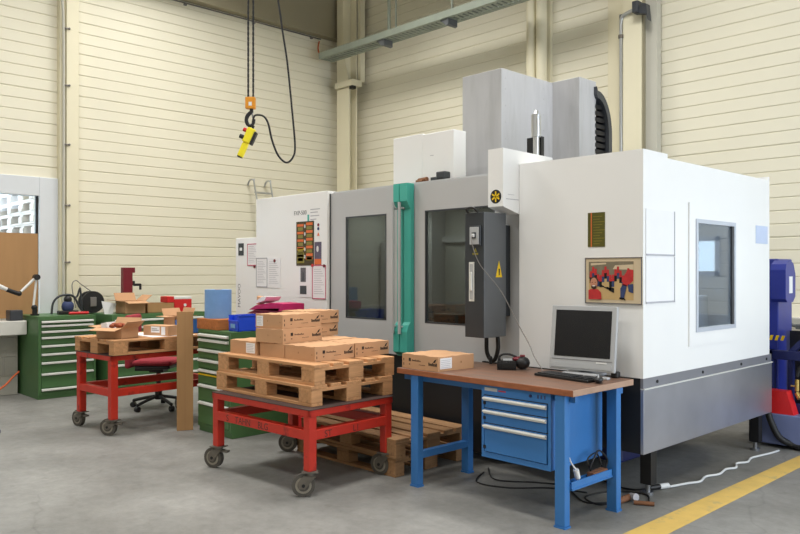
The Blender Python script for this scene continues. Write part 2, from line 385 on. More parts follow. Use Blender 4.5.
def cart(label,loc,rz,L,W,H,leg,rail_z,leg_z,swivels,marks=None):
    t=thing('pallet_cart',label,'cart',loc,rz)
    b=B(); e=.045
    b.box(-L/2,L/2,-W/2,-W/2+.03,H-e-.006,H-.006,bev=.002); b.box(-L/2,L/2,W/2-.03,W/2,H-e-.006,H-.006,bev=.002)
    b.box(-L/2,-L/2+.03,-W/2,W/2,H-e-.006,H-.006,bev=.002); b.box(L/2-.03,L/2,-W/2,W/2,H-e-.006,H-.006,bev=.002); b.build('top_frame','red',t)
    b=B(); b.box(-L/2-.004,L/2+.004,-W/2-.004,W/2+.004,H-.006,H,bev=.002); b.build('top_sheet','rust',t)
    i=0
    for sx,sy in((-1,-1),(1,-1),(-1,1),(1,1)):
        cx,cy=sx*(L/2-leg/2-.004),sy*(W/2-leg/2-.004)
        b=B(); b.box(cx-leg/2,cx+leg/2,cy-leg/2,cy+leg/2,leg_z,H-e-.004,bev=.006); b.build('leg','red',t)
        caster(t,(cx,cy,leg_z),swivels[i],brake=(i%2==0)); i+=1
    g=.035
    for sy in(-1,1):
        y=sy*(W/2-leg/2-.004); b=B(); b.box(-L/2+leg,L/2-leg,y-g/2-.015,y+g/2+.015,rail_z,rail_z+.07,bev=.004)
        r=b.build('rail','red',t)
        if sy==-1 and marks: 
            
            for wd,u in marks[0]: b=B(); text_mesh(b,wd,.07,(u*L,y-g/2-.0152,rail_z+.01),'Y'); b.build('painted_lettering','rust',r)
    for sx in(-1,1):
        x_=sx*(L/2-leg/2-.004); b=B(); b.box(x_-g/2-.015,x_+g/2+.015,-W/2+leg,W/2-leg,rail_z,rail_z+.07,bev=.004)
        r=b.build('rail','red',t)
        if sx==1 and marks: 
            
            for wd,u in marks[1]: b=B(); text_mesh(b,wd,.065,(x_+g/2+.0152,u*W,rail_z+.01),'X'); b.build('painted_lettering','rust',r)
    return t
cart('red steel pallet cart on castors carrying two pallets and a pile of cartons',(-4.755,3.515,0),3,1.18,.82,.60,.066,.385,.175,(200,230,215,190),((('S',-.34),('TAHN',-.24),('BLG',.0)),(('ST',-.33),('L1',.0))))
cart('red steel cart on castors carrying one pallet, left of the standing cardboard',(-7.385,3.56,0),94,1.22,.72,.755,.07,.365,.15,(120,130,100,90))
pallet('light wooden pallet directly under the cartons, upper of two on the red cart',(-4.838,3.612,.745),2.5,'pallets on the nearer red cart')
pallet('wooden pallet lying on the red cart under another pallet',(-4.832,3.59,.6005),2,'pallets on the nearer red cart')
pallet('wooden pallet on the farther red cart, with open boxes and paper on it',(-7.39,3.56,.7555),94,None)
pallet('wooden pallet on the floor behind the cart, upper of two',(-4.68,4.305,.1445),-1,'pallets on the floor behind the red cart','woodd')
pallet('wooden pallet flat on the floor at the bottom, half under the blue bench',(-4.72,4.30,.0),1,'pallets on the floor behind the red cart','woodd')
# ---- cartons
def carton(label,FR,rz,sx,sy,z,h=.108,side='X',lab=None,group='cartons piled on the pallet',marks=True,label_at=.12,lab2=False):
    t=thing('carton',label,'carton',(FR[0],FR[1],z),rz,group)
    # body with slightly sagging lid
    nb=8; g=B(); V=[];F=[]
    top=[[h-.002+.0025*math.sin(i*1.9+j*2.3+FR[0]*9) for j in range(nb+1)] for i in range(nb+1)]
    for i in range(nb+1):
        for j in range(nb+1): V.append((-sx+sx*i/nb,sy*j/nb,top[i][j]))
    id_=lambda i,j:i*(nb+1)+j
    for i in range(nb):
        for j in range(nb): F.append((id_(i,j),id_(i+1,j),id_(i+1,j+1),id_(i,j+1)))
    n0=len(V); V+=[(-sx,0,0),(0,0,0),(0,sy,0),(-sx,sy,0)]
    F.append((n0,n0+3,n0+2,n0+1))
    F.append([n0,n0+1]+[id_(i,0) for i in range(nb,-1,-1)]); F.append([n0+2,n0+3]+[id_(i,nb) for i in range(nb+1)])
    F.append([n0+1,n0+2]+[id_(nb,j) for j in range(nb,-1,-1)]); F.append([n0+3,n0]+[id_(0,j) for j in range(nb+1)])
    g._add(V,F); body=g.build('body','carton',t)
    e=.0012
    if marks:
        k=B()
        def r(u0,u1,z0,z1):
            if side=='X': k.box(0,e,u0*sy,u1*sy,z0*h,z1*h)
            else: k.box(-sx+u0*sx,-sx+u1*sx,-e,0,z0*h,z1*h)
        r(.19,.25,.50,.72); r(.20,.23,.26,.32)
        for q in range(9): r(.29+q*.027,.305+q*.027,.52,.60+.04*(q%3==0))
        for q in range(6): r(.48+q*.03,.50+q*.03,.30,.33)
        r(.04,.055,.18,.36); r(.04,.055,.5,.66)
        # logo: leaf stroke above a heavy word shape
        for q in range(7): r(.74+q*.033,.765+q*.033,.34,.50+.05*(q in(0,3,6)))
        def rp(p):
            pts=[(u*sy,v*h) if side=='X' else (-sx+u*sx,v*h) for u,v in p]
            k.prism(pts,0,e,'X') if side=='X' else k.prism(pts,-e,0,'Y')
        rp([(.86,.56),(.91,.58),(.96,.84),(.90,.74)]); k.build('print','ink',body)
        k=B()
        if side=='X': k.box(-.10*sx,-.085*sx,-e,0,.4*h,.5*h); k.box(-.55*sx,-.535*sx,-e,0,.45*h,.58*h); k.build('hand_hole','carton_dark',body)
        else: k.box(0,e,.62*sy,.65*sy,.45*h,.58*h); k.build('hand_hole','carton_dark',body)
    if lab:
        k=B(); a,c=lab
        if side=='X': k.box(-sx+a*sx,-sx+c*sx,-e*1.4,0,.12*h,.86*h)
        else: k.box(0,e*1.4,a*sy,c*sy,.16*h,.88*h)
        L_=k.build('shipping_label','paper',body)
        k=B()
        for q in range(5):
            zz=(.24+.12*q)*h
            if side=='X': k.box(-sx+(a+.03)*sx,-sx+(c-.04-.03*(q%2))*sx,-e*2,-e*1.4,zz,zz+.025*h)
            else: k.box(e*1.4,e*2,(a+.02)*sy,(c-.03-.02*(q%2))*sy,zz,zz+.025*h)
        k.build('label_text','ink_pale',L_)
    return t
Z1=.8895; hh=.108
carton('brown carton at the right front edge of the pallet, text on its long side',(-4.375,3.36),4,.335,.395,Z1)
carton('brown carton at the right rear end of the cart pallet beside the teal door handle',(-4.40,3.765),4,.335,.375,Z1)
carton('brown carton under the two stacked ones at the pallet front, no writing showing',(-4.718,3.335),4,.295,.39,Z1,marks=False)
carton('brown carton at the left end of the pallet with two white labels',(-5.035,3.295),4,.34,.39,Z1,lab=(.62,.95),marks=False)
carton('brown carton lying flat behind the stack on the pallet, lid mostly showing',(-4.765,3.745),4,.27,.375,Z1)
carton('brown carton below the two rear cartons, bottom of the rear stack',(-5.06,3.74),4,.35,.375,Z1)
carton('brown carton, middle one of the three-high front stack',(-4.735,3.335),8,.305,.42,Z1+.1085)
carton('brown carton with a white label, topmost of the front stack',(-4.775,3.36),9,.30,.425,Z1+.217,lab=(.04,.28))
carton('brown carton in the rear stack, below its top one',(-5.07,3.79),4,.31,.375,Z1+.1085)
carton('brown carton topmost of the rear stack, half hidden by the labelled one',(-5.065,3.795),4,.31,.375,Z1+.217)
carton('brown carton with white shipping label alone on the left end of the wooden worktop',(-3.635,3.872),-2,.375,.365,.8405,.105,side='Y',lab=(.05,.37),group=None)
# ---- bench
t=thing('workbench','blue steel workbench with wooden top and drawers in front of the machine','workbench',(-3.27,4.18,0),world=True)
BX0,BX1,BY0,BY1=-4.02,-2.515,3.84,4.545
b=B(); b.box(BX0,BX1,BY0,BY1,.80,.84,bev=.004)
for f in b.bm.faces:
    n=f.normal; f.normal_update(); n=f.normal
    f.material_index=1 if abs(n.y)>.7 else (2 if abs(n.x)>.7 else 0)
b.build('worktop',['worktop','worktop_edge','worktop_end'],t)
for X_,Y_ in((-3.885,3.85),(-3.885,4.40),(-2.652,3.85),(-2.61,4.37)):
    b=B(); wx=.072; 
    b.box(X_,X_+wx,Y_,Y_+.055,.012,.80,bev=.004); b.box(X_-.004,X_+wx+.004,Y_-.004,Y_+.059,0,.012); b.build('leg','blue',t)
b=B(); b.box(-3.87,-3.82,3.905,4.40,.20,.25,bev=.003); b.build('foot_rail','blue',t)
b=B(); b.box(-2.64,-2.56,3.905,4.36,.225,.235); b.box(-2.575,-2.565,3.905,4.36,.225,.275,bev=.002); b.box(-2.645,-2.638,3.905,4.36,.225,.26); b.build('foot_shelf','blue',t)
b=B(); b.box(-4.0,-2.54,3.90,3.93,.755,.80); b.box(-4.0,-2.54,4.42,4.45,.755,.80); b.build('top_rail','blue',t)
# drawer block
DX0,DX1,DY=-3.235,-2.69,3.865
b=B(); b.box(DX0,DX1,DY+.02,4.45,.325,.799,bev=.002); b.box(DX0,DX0+.02,DY,DY+.02,.325,.799); b.box(DX1-.02,DX1,DY,DY+.02,.325,.799)
b.box(DX0+.02,DX1-.02,DY,DY+.02,.735,.799); b.box(DX0+.02,DX1-.02,DY,DY+.02,.325,.36)
hs=b.build('drawer_housing','blue',t)
b=B(); b.box(DX0+.025,DX0+.13,DY-.001,DY,.762,.784); bb=b.build('maker_label','silver_plastic',hs); b=B(); b.box(DX0+.14,DX0+.20,DY-.001,DY,.766,.774); b.build('red_mark','photo_red',hs)
b=B(); b.cyl((DX1-.15,DY-.006,.768),(DX1-.15,DY,.768),.010,12); b.build('lock','navy_dark',hs)
for u in(.10,.075,.05): b=B(); b.box(DX1-u,DX1-u+.012,DY-.001,DY,.758,.78); b.build('symbol_sticker','photo_blue',hs)
for z0,z1 in((.652,.730),(.555,.646),(.365,.549)):
    b=B(); b.box(DX0+.028,DX1-.028,DY-.006,DY+.018,z0,z1,bev=.002); d=b.build('drawer','blue',t)
    b=B(); b.box(DX0+.024,DX1-.026,DY-.030,DY-.006,z1-.024,z1-.008,bev=.006); b.box(DX0+.024,DX1-.026,DY-.012,DY-.006,z1-.032,z1-.008); b.build('handle','alu_soft',d)
    b=B(); b.box(DX0+.020,DX0+.04,DY-.010,DY-.006,z0+.02,z0+.04); b.box(DX0+.022,DX1-.022,DY-.002,DY+.015,z1,z1+.006); b.build('drawer_gap','black',d)
# ---- monitor, keyboard, mouse
t=thing('computer_monitor','silver flat computer monitor with dark screen at the right end of the workbench','monitor',(-2.845,4.455,.8405),8); t.scale=(1.06,1.06,1.03)
tl=Matrix.Rotation(R(-7),4,'X')
b=B(); b.box(-.222,.222,-.03,.0,.03,.455,bev=.005,mtx=tl); b.box(-.20,.20,.0,.045,.07,.42,bev=.012,mtx=tl); b.build('casing','silver_plastic',t)
b=B(); b.box(-.19,.19,-.032,-.03,.118,.425,mtx=tl); b.build('screen','screen',t)
b=B(); b.box(-.205,.205,-.034,-.03,.045,.075,mtx=tl); b.box(-.205,.205,-.0325,-.03,.098,.101,mi=1,mtx=tl); b.box(.10,.17,-.0325,-.03,.083,.092,mi=2,mtx=tl); b.build('speaker_bar',['silver_plastic','ink_grey','white_plastic'],t)
b=B(); b.box(-.05,.05,.04,.07,.02,.24,bev=.008); b.build('neck','silver_plastic',t)
b=B(); b.box(-.12,.12,-.06,.11,0,.02,bev=.008); b.build('stand_base','silver_plastic',t)
b=B(); b.box(.19,.235,-.01,.05,0,.04,bev=.01); b.build('foot','black',t)
t=thing('keyboard','black computer keyboard on the worktop in front of the monitor','keyboard',(-2.835,4.255,.8405),-7)
b=B(); b.box(-.225,.225,-.07,.08,0,.018,bev=.004); b.build('base','black',t)
b=B()
for j in range(6):
    for i in range(20):
        if i==14 or (i>14 and i<18 and j in(1,)): continue
        if j==0 and 4<=i<=9:
            if i==4: b.box(-.205+.0205*4,-.205+.0205*10-.003,-.058,-.042,.018,.025)
            continue
        x_=-.205+i*.0205; y_=-.058+j*.0215; b.box(x_,x_+.017,y_,y_+.017,.018,.025)
k=b.build('keys','keys',t); k['kind']='stuff'
t=thing('computer_mouse','black and grey computer mouse at the right end of the keyboard','mouse',(-2.575,4.215,.8405),30)
b=B(); b.ball((0,0,.0235),.03,sc=(1.0,1.75,.75)); b.build('body','keys',t)
b=B(); b.ball((0,-.022,.038),.012,sc=(.5,1.2,1)); b.build('scroll_wheel','silver_plastic',t)
b=B(); b.box(-2.66,-2.60,4.36,4.40,.8405,.856,bev=.004); single('card_reader',b,'silver_plastic','small silver box between the keyboard and the monitor foot','device',(-2.64,4.35,.8405))
# ---- ribbed hand tool
t=thing('hand_tool','black ribbed hand tool with dark red top lying on the worktop','tool',(-3.365,4.37,.8405),36); t.scale=(1.2,1.2,1.15)
b=B(); b.box(-.095,.02,-.045,.045,.005,.05,bev=.012)
for i in range(9): b.box(-.092+i*.0125,-.086+i*.0125,-.05,.05,0,.055,bev=.001)
b.build('ribbed_body','rubber',t)
b=B(); b.ball((.055,0,.042),.045,sc=(1.0,1.0,.92)); b.build('motor_head','black',t)
b=B(); b.ball((.028,0,.066),.028,sc=(1.2,.9,.55)); b.box(.04,.07,-.012,.012,.078,.092,bev=.004); b.build('red_cap','crimson',t)
b=B(); b.tube([(-.085,0,.045),(-.075,0,.085),(-.03,0,.095),(.02,0,.078)],.007); b.build('handle','black',t)
b=B(); b.box(-.06,-.005,-.015,.015,.052,.066,bev=.003); b.build('display','silver_plastic',t)
t=thing('spray_nozzle','tiny black bottle with round cap at the back edge of the worktop','bottle',(-3.68,4.50,.8405))
b=B(); b.cyl((0,0,0),(0,0,.035),.012,12); b.build('body','black',t)
b=B(); b.ball((0,0,.045),.016); b.build('cap','black',t)
# ---- machine
t=thing('machining_center','large white and grey machining centre with teal door handles','machine',(-4.8,5.6,0),world=True)
MX1=-2.51; MY=4.66
b=B()
# right housing as a hollow shell with window opening on the +X side
wy0,wy1,wz0,wz1=5.44,6.075,1.128,1.90
b.box(-3.53,MX1,MY,MY+.03,.83,2.36)                      # front
b.box(-3.53,MX1,6.82,6.85,.83,2.36)
b.box(-3.53,MX1,MY+.03,5.0,2.33,2.36)                   # top, open further back
b.box(-3.56,-3.53,MY+.05,6.85,.83,2.36); b.box(-3.53,MX1-.03,MY+.03,6.82,.83,.86)
b.box(MX1-.03,MX1,MY+.03,wy0,.83,2.33); b.box(MX1-.03,MX1,wy1,6.82,.83,2.33); b.box(MX1-.03,MX1,wy0,wy1,.83,wz0); b.box(MX1-.03,MX1,wy0,wy1,wz1,2.33)
b.build('right_housing','m_white',t)
b=B(); b.box(-3.2,-3.15,4.75,6.75,.86,2.3); b.box(-3.15,-2.6,6.3,6.34,.86,2.3); b.box(-3.15,-2.75,5.3,6.2,.86,1.35,bev=.02); b.build('inner_casing','casing_grey',t)
# side door
b=B(); e0,e1,f0,f1=5.311,6.21,1.0,2.043; x0,x1=MX1,MX1+.012
b.box(x0,x1,e0,wy0,f0,f1); b.box(x0,x1,wy1,e1,f0,f1); b.box(x0,x1,wy0,wy1,f0,wz0); b.box(x0,x1,wy0,wy1,wz1,f1)
sd=b.build('side_door','m_white',t)
b=B(); q=.03
b.box(x1,x1+.008,wy0-q,wy0,wz0-q,wz1+q); b.box(x1,x1+.008,wy1,wy1+q,wz0-q,wz1+q); b.box(x1,x1+.008,wy0,wy1,wz0-q,wz0); b.box(x1,x1+.008,wy0,wy1,wz1,wz1+q); b.build('window_frame','frame_grey',sd)
b=B(); b.box(x0-.006,x0,wy0,wy1,wz0,wz1); b.build('pane','pane_side',sd)
b=B(); b.box(x0,x1+.004,wy1-.03,wy1,wz0,wz1); b.build('gasket','dark_panel',sd)
b=B(); b.box(MX1,MX1+.004,6.55,6.80,1.78,1.93); b.build('pale_blue_reflection','reflection_paleblue',t)  # thin pale blue plate stands in for a reflection on the side wall
# left housing
b=B(); b.box(-7.125,-5.87,MY,6.4,.12,2.34,bev=.006); lh=b.build('left_housing','m_white',t)
b=B(); text_mesh(b,'FXP-500',.062,(-6.42,MY-.0008,2.125),'Y',depth=.001); b.box(-6.19,-6.16,MY-.001,MY,2.05,2.12,mi=1)
for q,(u,v) in enumerate(((.26,2.165),(.20,2.135),(.24,2.10),(.16,2.065))): b.box(-6.14,-6.14+u*.6,MY-.001,MY,v,v+.009,mi=2)
b.build('model_lettering',['ink_grey','teal','ink_pale'],lh)
# left side cabinet
b=B(); b.box(-7.67,-7.135,4.74,5.3,.1,1.93,bev=.006); sc_=b.build('side_cabinet','m_white',t)
b=B(); b.box(-7.61,-7.50,4.737,4.74,1.73,1.87); b.box(-7.58,-7.53,4.735,4.737,1.785,1.82,mi=1); b.build('black_emblem',['black','white_plastic'],sc_)
b=B(); text_mesh(b,'MAVOO',.075,(-7.57,4.7392,1.13),'Y',rot=90); b.build('vertical_lettering','ink_grey',sc_)
# small lift switch sticker on housing front
# doors
def door(x0,x1,w0,w1,name='sliding_door',y=4.70,z0=.80,z1=2.31):
    b=B(); a,c=1.10,2.07
    b.box(x0,w0,y,y+.035,z0,z1); b.box(w1,x1,y,y+.035,z0,z1); b.box(w0,w1,y,y+.035,z0,a); b.box(w0,w1,y,y+.035,c,z1)
    d=b.build(name,'m_grey',t)
    b=B(); b.box(w0,w1,y+.014,y+.02,a,c); b.build('pane','pane_dark',d)
    b=B(); g=.012
    b.box(w0,w0+g,y-.002,y+.014,a,c); b.box(w1-g,w1,y-.002,y+.014,a,c); b.box(w0,w1,y-.002,y+.014,a,a+g); b.box(w0,w1,y-.002,y+.014,c-g,c); b.build('gasket','dark_panel',d)
    return d
door(-5.862,-4.87,-5.633,-5.057); door(-4.64,-3.54,-4.569,-3.80)
b=B(); b.box(-4.88,-4.63,4.71,4.74,.80,2.31); b.box(-5.87,-3.53,4.74,4.80,2.24,2.33); b.box(-5.872,-5.862,4.69,4.74,.42,2.31,mi=1); b.build('door_surround',['m_grey','dark_panel'],t)
# machining room seen dimly through the panes
b=B(); b.box(-5.86,-3.57,5.75,5.78,.45,2.28); b.box(-5.86,-5.83,4.8,5.75,.45,2.28); b.box(-3.60,-3.57,4.8,5.75,.45,2.28); b.box(-5.86,-3.57,4.8,5.78,.42,.45)
b.build('working_chamber','interior',t)
b=B(); b.box(-4.55,-4.1,5.3,5.6,1.85,2.25,bev=.02); b.cyl((-4.33,5.42,1.85),(-4.33,5.42,1.62),.07,20); b.cyl((-4.33,5.42,1.62),(-4.33,5.42,1.5),.03,12); b.build('spindle_head','interior_mid',t)
b=B(); b.box(-5.80,-5.72,5.3,5.5,.5,1.85,bev=.01); b.box(-5.86,-3.57,5.70,5.75,1.84,1.90); b.box(-5.35,-5.30,5.55,5.75,.5,2.2); b.box(-4.75,-3.6,5.62,5.72,1.55,1.60); b.build('chamber_rails','interior_mid',t)
b=B(); b.box(-5.0,-3.75,5.0,5.6,.45,1.08); b.box(-4.3,-4.0,5.05,5.3,1.08,1.22,bev=.01); b.box(-4.8,-4.5,5.05,5.3,1.08,1.16,bev=.01); b.cyl((-5.45,5.3,.45),(-5.45,5.3,1.25),.13,20); b.build('machine_table','interior_dark',t)
# door handles: two teal uprights with silver bars
for hx0,hx1,bx in((-4.872,-4.802,-4.868),(-4.790,-4.700,-4.785)):
    b=B(); b.box(hx0,hx1,4.655,4.70,.80,2.315,bev=.004)
    b.prism([(4.655,2.315),(4.61,2.315),(4.61,2.16),(4.655,2.09)],hx0,hx1,'X')
    b.prism([(4.655,1.03),(4.655,1.10),(4.63,1.075),(4.61,1.02),(4.61,.84),(4.655,.81)],hx0,hx1,'X')
    d=b.build('door_handle','teal',t)
    b=B(); b.cyl((bx+.01,4.592,1.0),(bx+.01,4.592,2.15),.014,16); b.cyl((bx+.01,4.592,1.06),(bx+.01,4.66,1.06),.010,8); b.cyl((bx+.01,4.592,2.10),(bx+.01,4.66,2.10),.010,8); b.build('grip_bar','silver_plastic',d)
# skirts
b=B(); b.box(-5.87,-3.88,4.775,4.80,.06,.80); b.box(-3.9,MX1-.004,MY+.004,MY+.03,.325,.83); b.box(-3.9,-3.87,MY+.004,4.80,.325,.83); b.build('front_skirt','skirt_shaded',t)
b=B(); b.box(MX1-.02,MX1+.004,MY+.0,6.895,.325,.755,bev=.002); b.box(MX1-.02,MX1+.012,MY,6.90,.755,.763,mi=1); b.build('side_skirt',['skirt_steel','alu_soft'],t)
b=B(); b.box(MX1-.02,MX1,MY,6.895,.763,.83)
for y_ in(4.85,5.55,6.25,6.78): b.cyl((MX1,y_,.795),(MX1+.006,y_,.795),.011,12,mi=1)
b.build('skirt_band',['skirt_band','black'],t)
b=B(); b.box(-7.0,-2.95,5.15,6.7,.10,.83,bev=.02); b.build('machine_base','navy_dark',t)
for X_,Y_ in((-2.60,4.87),(-2.60,6.75),(-6.9,4.95)):
    b=B(); b.box(X_-.035,X_+.045,Y_-.02,Y_+.06,.075,.36); b.cyl((X_,Y_+.02,.02),(X_,Y_+.02,.08),.018,12,mi=1); b.cyl((X_,Y_+.02,0),(X_,Y_+.02,.02),.04,16,mi=1); b.build('levelling_foot',['black','steel'],t)
# operator arm cover, notched
b=B(); b.prism([(4.465,2.03),(4.66,1.98),(4.66,2.36),(5.10,2.36),(5.10,2.455),(4.465,2.465)],-3.675,-3.532,'X'); ac=b.build('arm_cover','m_white',t)
b=B(); c0=(-3.600,4.464,2.105)
b.cyl((c0[0],4.4635,c0[2]),(c0[0],4.465,c0[2]),.052,24,0)
for k in range(3):
    a=R(90+60*k); dx,dz=math.cos(a)*.04,math.sin(a)*.04; nx,nz=-math.sin(a)*.006,math.cos(a)*.006
    b.prism([(c0[0]-dx-nx,c0[2]-dz-nz),(c0[0]+dx-nx,c0[2]+dz-nz),(c0[0]+dx+nx,c0[2]+dz+nz),(c0[0]-dx+nx,c0[2]-dz+nz)],4.4625,4.4636,'Y',mi=1)
text_mesh(b,'S',.045,(c0[0]+.012,4.4625,c0[2]-.012),'Y',mi=1); b.build('round_emblem',['black','sign_yellow'],ac)
b=B(); b.box(-3.531,-3.530,4.50,4.655,2.085,2.09); b.box(-3.531,-3.5305,4.52,4.60,2.12,2.123); b.build('faint_marks','ink_pale',ac)
# hanging control cabinet
b=B(); b.box(-3.795,-3.609,4.338,4.60,1.05,1.985,bev=.004); 
for f in b.bm.faces:
    f.normal_update()
    if f.normal.y<-.7: f.material_index=1
cc=b.build('control_cabinet',['cab_grey','cab_black'],t)
b=B(); b.box(-3.75,-3.64,4.60,4.69,1.2,1.9); b.build('cabinet_bracket','cab_black',t)
b=B(); b.box(-3.745,-3.635,4.325,4.338,1.735,1.885,bev=.003); b.box(-3.735,-3.648,4.320,4.326,1.745,1.875,mi=1,bev=.003); b.box(-3.71,-3.672,4.316,4.322,1.79,1.835,mi=0); b.box(-3.698,-3.682,4.30,4.32,1.80,1.825,mi=2,bev=.003); b.build('socket_plate',['dark_panel','silver_plastic','white_plastic'],cc)
b=B(); b.prism([(-3.71,1.69),(-3.675,1.69),(-3.692,1.72)],4.336,4.338,'Y'); b.box(-3.72,-3.665,4.336,4.338,1.668,1.683); b.build('yellow_sticker','olive_lt',cc)
b=B(); b.box(-3.752,-3.702,4.334,4.338,1.32,1.615); b.box(-3.742,-3.712,4.331,4.335,1.335,1.60,mi=1); b.box(-3.737,-3.717,4.322,4.333,1.40,1.54,mi=0,bev=.003); b.build('latch_handle',['alu_soft','silver_plastic'],cc)
b=B(); b.prism([(4.475,1.50),(4.55,1.50),(4.5125,1.625)],-3.609,-3.607,'X'); b.build('warning_sign','sign_yellow',cc)
b=B(); b.prism([(4.509,1.515),(4.518,1.515),(4.522,1.565),(4.505,1.565)],-3.607,-3.6062,'X'); b.build('warning_bolt','black',cc)
b=B(); b.tube([(-3.765,4.34,1.985),(-3.765,4.32,2.015),(-3.70,4.32,2.02),(-3.67,4.34,1.985)],.008); b.build('top_wire','black',cc)
for dx in(0,.055):
    pass
b=B(); b.tube([(-3.735,4.52,1.05),(-3.745,4.535,.93),(-3.72,4.545,.87),(-3.70,4.55,.862),(-3.675,4.555,.88),(-3.655,4.56,.96),(-3.66,4.56,1.05)],.016,10); b.build('cable_loop','black',t)
# column cover tower and roof boxes
b=B(); b.box(-4.755,-4.289,5.4,6.9,2.3,3.38,bev=.004); b.box(-4.60,-3.985,6.191,6.48,2.3,3.385,bev=.004)
for z in(2.6,2.75,2.9,3.05,3.2,3.3): b.cyl((-4.289,5.46,z),(-4.286,5.46,z),.006,8); b.cyl((-4.289,6.05,z),(-4.286,6.05,z),.006,8)
b.build('column_cover','tower_grey',t)
# energy chain arch
b=B(); n=18; yc,zc,ro,ri=6.46,2.95,.40,.33
out=[(yc-.02,zc+ro-.02)]+[(yc+ro*.64*math.sin(R(90*i/n)),zc-.06+(ro)*math.cos(R(90*i/n))) for i in range(n+1)]+[(yc+ro*.64,2.3)]
inn=[(yc+ri*.60,2.3)]+[(yc+ri*.60*math.sin(R(90*(n-i)/n)),zc-.06+ri*math.cos(R(90*(n-i)/n))) for i in range(n+1)]+[(yc-.02,zc+ri-.02)]
b.prism(out+inn,-4.10,-3.95,'X'); 
ec=b.build('energy_chain_guide','dark_panel',t)
b=B()
for i in range(14): b.box(-4.09,-3.985,yc-.0,yc+ri*.58,2.32+i*.062,2.36+i*.062)
b.box(-4.08,-4.05,yc,yc+ri*.56,2.3,3.2); k=b.build('energy_chain','black',t)
b=B(); b.box(-5.115,-4.735,4.84,5.2,2.3,2.775,bev=.005); b.build('roof_box','m_white',t)
b=B(); b.box(-4.715,-4.345,4.82,4.98,2.3,2.76,bev=.005); b.box(-4.62,-4.58,4.819,4.82,2.56,2.565,mi=1); b.build('roof_box',['m_white','ink_pale'],t)
b=B(); b.box(-4.56,-4.40,4.76,4.82,2.33,2.36); b.box(-4.48,-4.38,4.74,4.82,2.34,2.40,bev=.01); b.build('hydraulic_block','dark_panel',t)
b=B(); b.cyl((-4.74,4.80,2.35),(-4.64,4.80,2.355),.022,12); b.cyl((-4.74,4.77,2.34),(-4.66,4.77,2.34),.014,12); b.build('copper_pipe','brown',t)
b=B(); b.cyl((-3.62,5.0,2.36),(-3.62,5.0,2.62),.025,14); b.cyl((-3.62,5.0,2.62),(-3.62,5.0,2.80),.038,16); b.cyl((-3.62,5.0,2.80),(-3.62,5.0,2.835),.025,14,r2=.01); b.build('air_silencer','alu',t)
b=B(); b.box(-3.74,-3.60,5.04,5.08,2.36,2.63); b.build('black_bracket','black',t)
# stickers on the machine front
b=B(); b.box(-2.93,-2.795,4.657,4.66,1.715,1.955); b.box(-2.905,-2.898,4.656,4.657,1.715,1.955,mi=2)
for q in range(11): b.box(-2.885,-2.885+.05+.02*((q*7)%3),4.656,4.657,1.735+q*.019,1.739+q*.019,mi=1)
b.build('code_plate',['olive','olive_lt','pic_orange'],t)
# ---- documents and pictures on the machine (each could be taken off)
def sheet(name,label,cat,x0,x1,z0,z1,y,frame=None,lines=12,magnet=(),ink='ink_pale',group=None):
    tt=thing(name,label,cat,((x0+x1)/2,y,z0),group=group,world=True)
    b=B(); b.box(x0,x1,y-.004,y-.0005,z0,z1); b.build('paper','paper',tt)
    if frame:
        b=B(); g=.010
        b.box(x0,x0+g,y-.006,y-.004,z0,z1); b.box(x1-g,x1,y-.006,y-.004,z0,z1); b.box(x0,x1,y-.006,y-.004,z0,z0+g); b.box(x0,x1,y-.006,y-.004,z1-g,z1); b.build('sleeve_edge',frame,tt)
    if lines:
        b=B(); H_=z1-z0; W_=x1-x0
        for q in range(lines):
            zz=z1-H_*(.12+.78*q/lines); b.box(x0+W_*.12,x0+W_*(.62+.24*((q*5)%4)/3),y-.0046,y-.004,zz-.004,zz)
        b.build('text_lines',ink,tt)
    for mx_,mz,mm in magnet:
        b=B(); b.cyl((mx_,y-.012,mz),(mx_,y-.004,mz),.016,14); b.build('magnet',mm,tt)
    return tt
sheet('document_sheet','white sheet with dense text, left of the pair on the left panel','notice',-7.115,-6.90,1.375,1.695,MY,'ink_pale',14)
sheet('document_sheet','white sheet under a dark red magnet, right of the pair on the left panel','notice',-6.895,-6.655,1.37,1.69,MY,None,12,((-6.76,1.66,'crimson'),))
sheet('document_sheet','white sheet in a pink-edged sleeve below the colourful panel','notice',-6.105,-5.885,1.27,1.61,MY,'paper_edge',12,((-6.10,1.605,'btn_red'),(-5.91,1.60,'crimson')))
sheet('document_sheet','pale framed sheet high on the narrow cabinet beside the left panel','notice',-7.42,-7.20,1.61,1.86,4.74,'paper_edge',10,((-7.27,1.60,'crimson'),))
tt=sheet('picture_sheet','white sheet with a grey photo of a tower-like shape','notice',-6.33,-6.12,1.285,1.585,MY,None,0)
b=B(); y=MY-.0046; b.box(-6.30,-6.21,y-.001,y,1.44,1.585); b.build('grey_photo','ink_grey',tt)
b=B(); b.prism([(-6.275,1.45),(-6.235,1.45),(-6.245,1.53),(-6.262,1.55)],y-.002,y-.001,'Y'); b.box(-6.31,-6.20,y-.001,y,1.315,1.40); b.build('dark_figure','dark_panel',tt)
tt=thing('safety_instruction_board','tall olive and orange instruction board with pictograms on the left panel','sign',(-6.21,MY,1.605),world=True)
b=B(); b.box(-6.375,-6.08,MY-.004,MY-.0005,1.605,2.055); b.build('board','poster_dark',tt)
b=B(); y=MY-.0052
for q in range(5):
    z=2.025-q*.078
    b.box(-6.355,-6.25,y,y+.0012,z-.02,z+.005,mi=0); b.box(-6.205,-6.10,y,y+.0012,z-.012,z+.016,mi=0)
    b.box(-6.345,-6.26,y,y+.0012,z-.062,z-.028,mi=1); b.box(-6.20,-6.11,y,y+.0012,z-.055,z-.022,mi=1)
    b.ball((-6.228,y+.001,z-.02),.016,mi=2,sc=(.7,.05,1.3),seg=10)
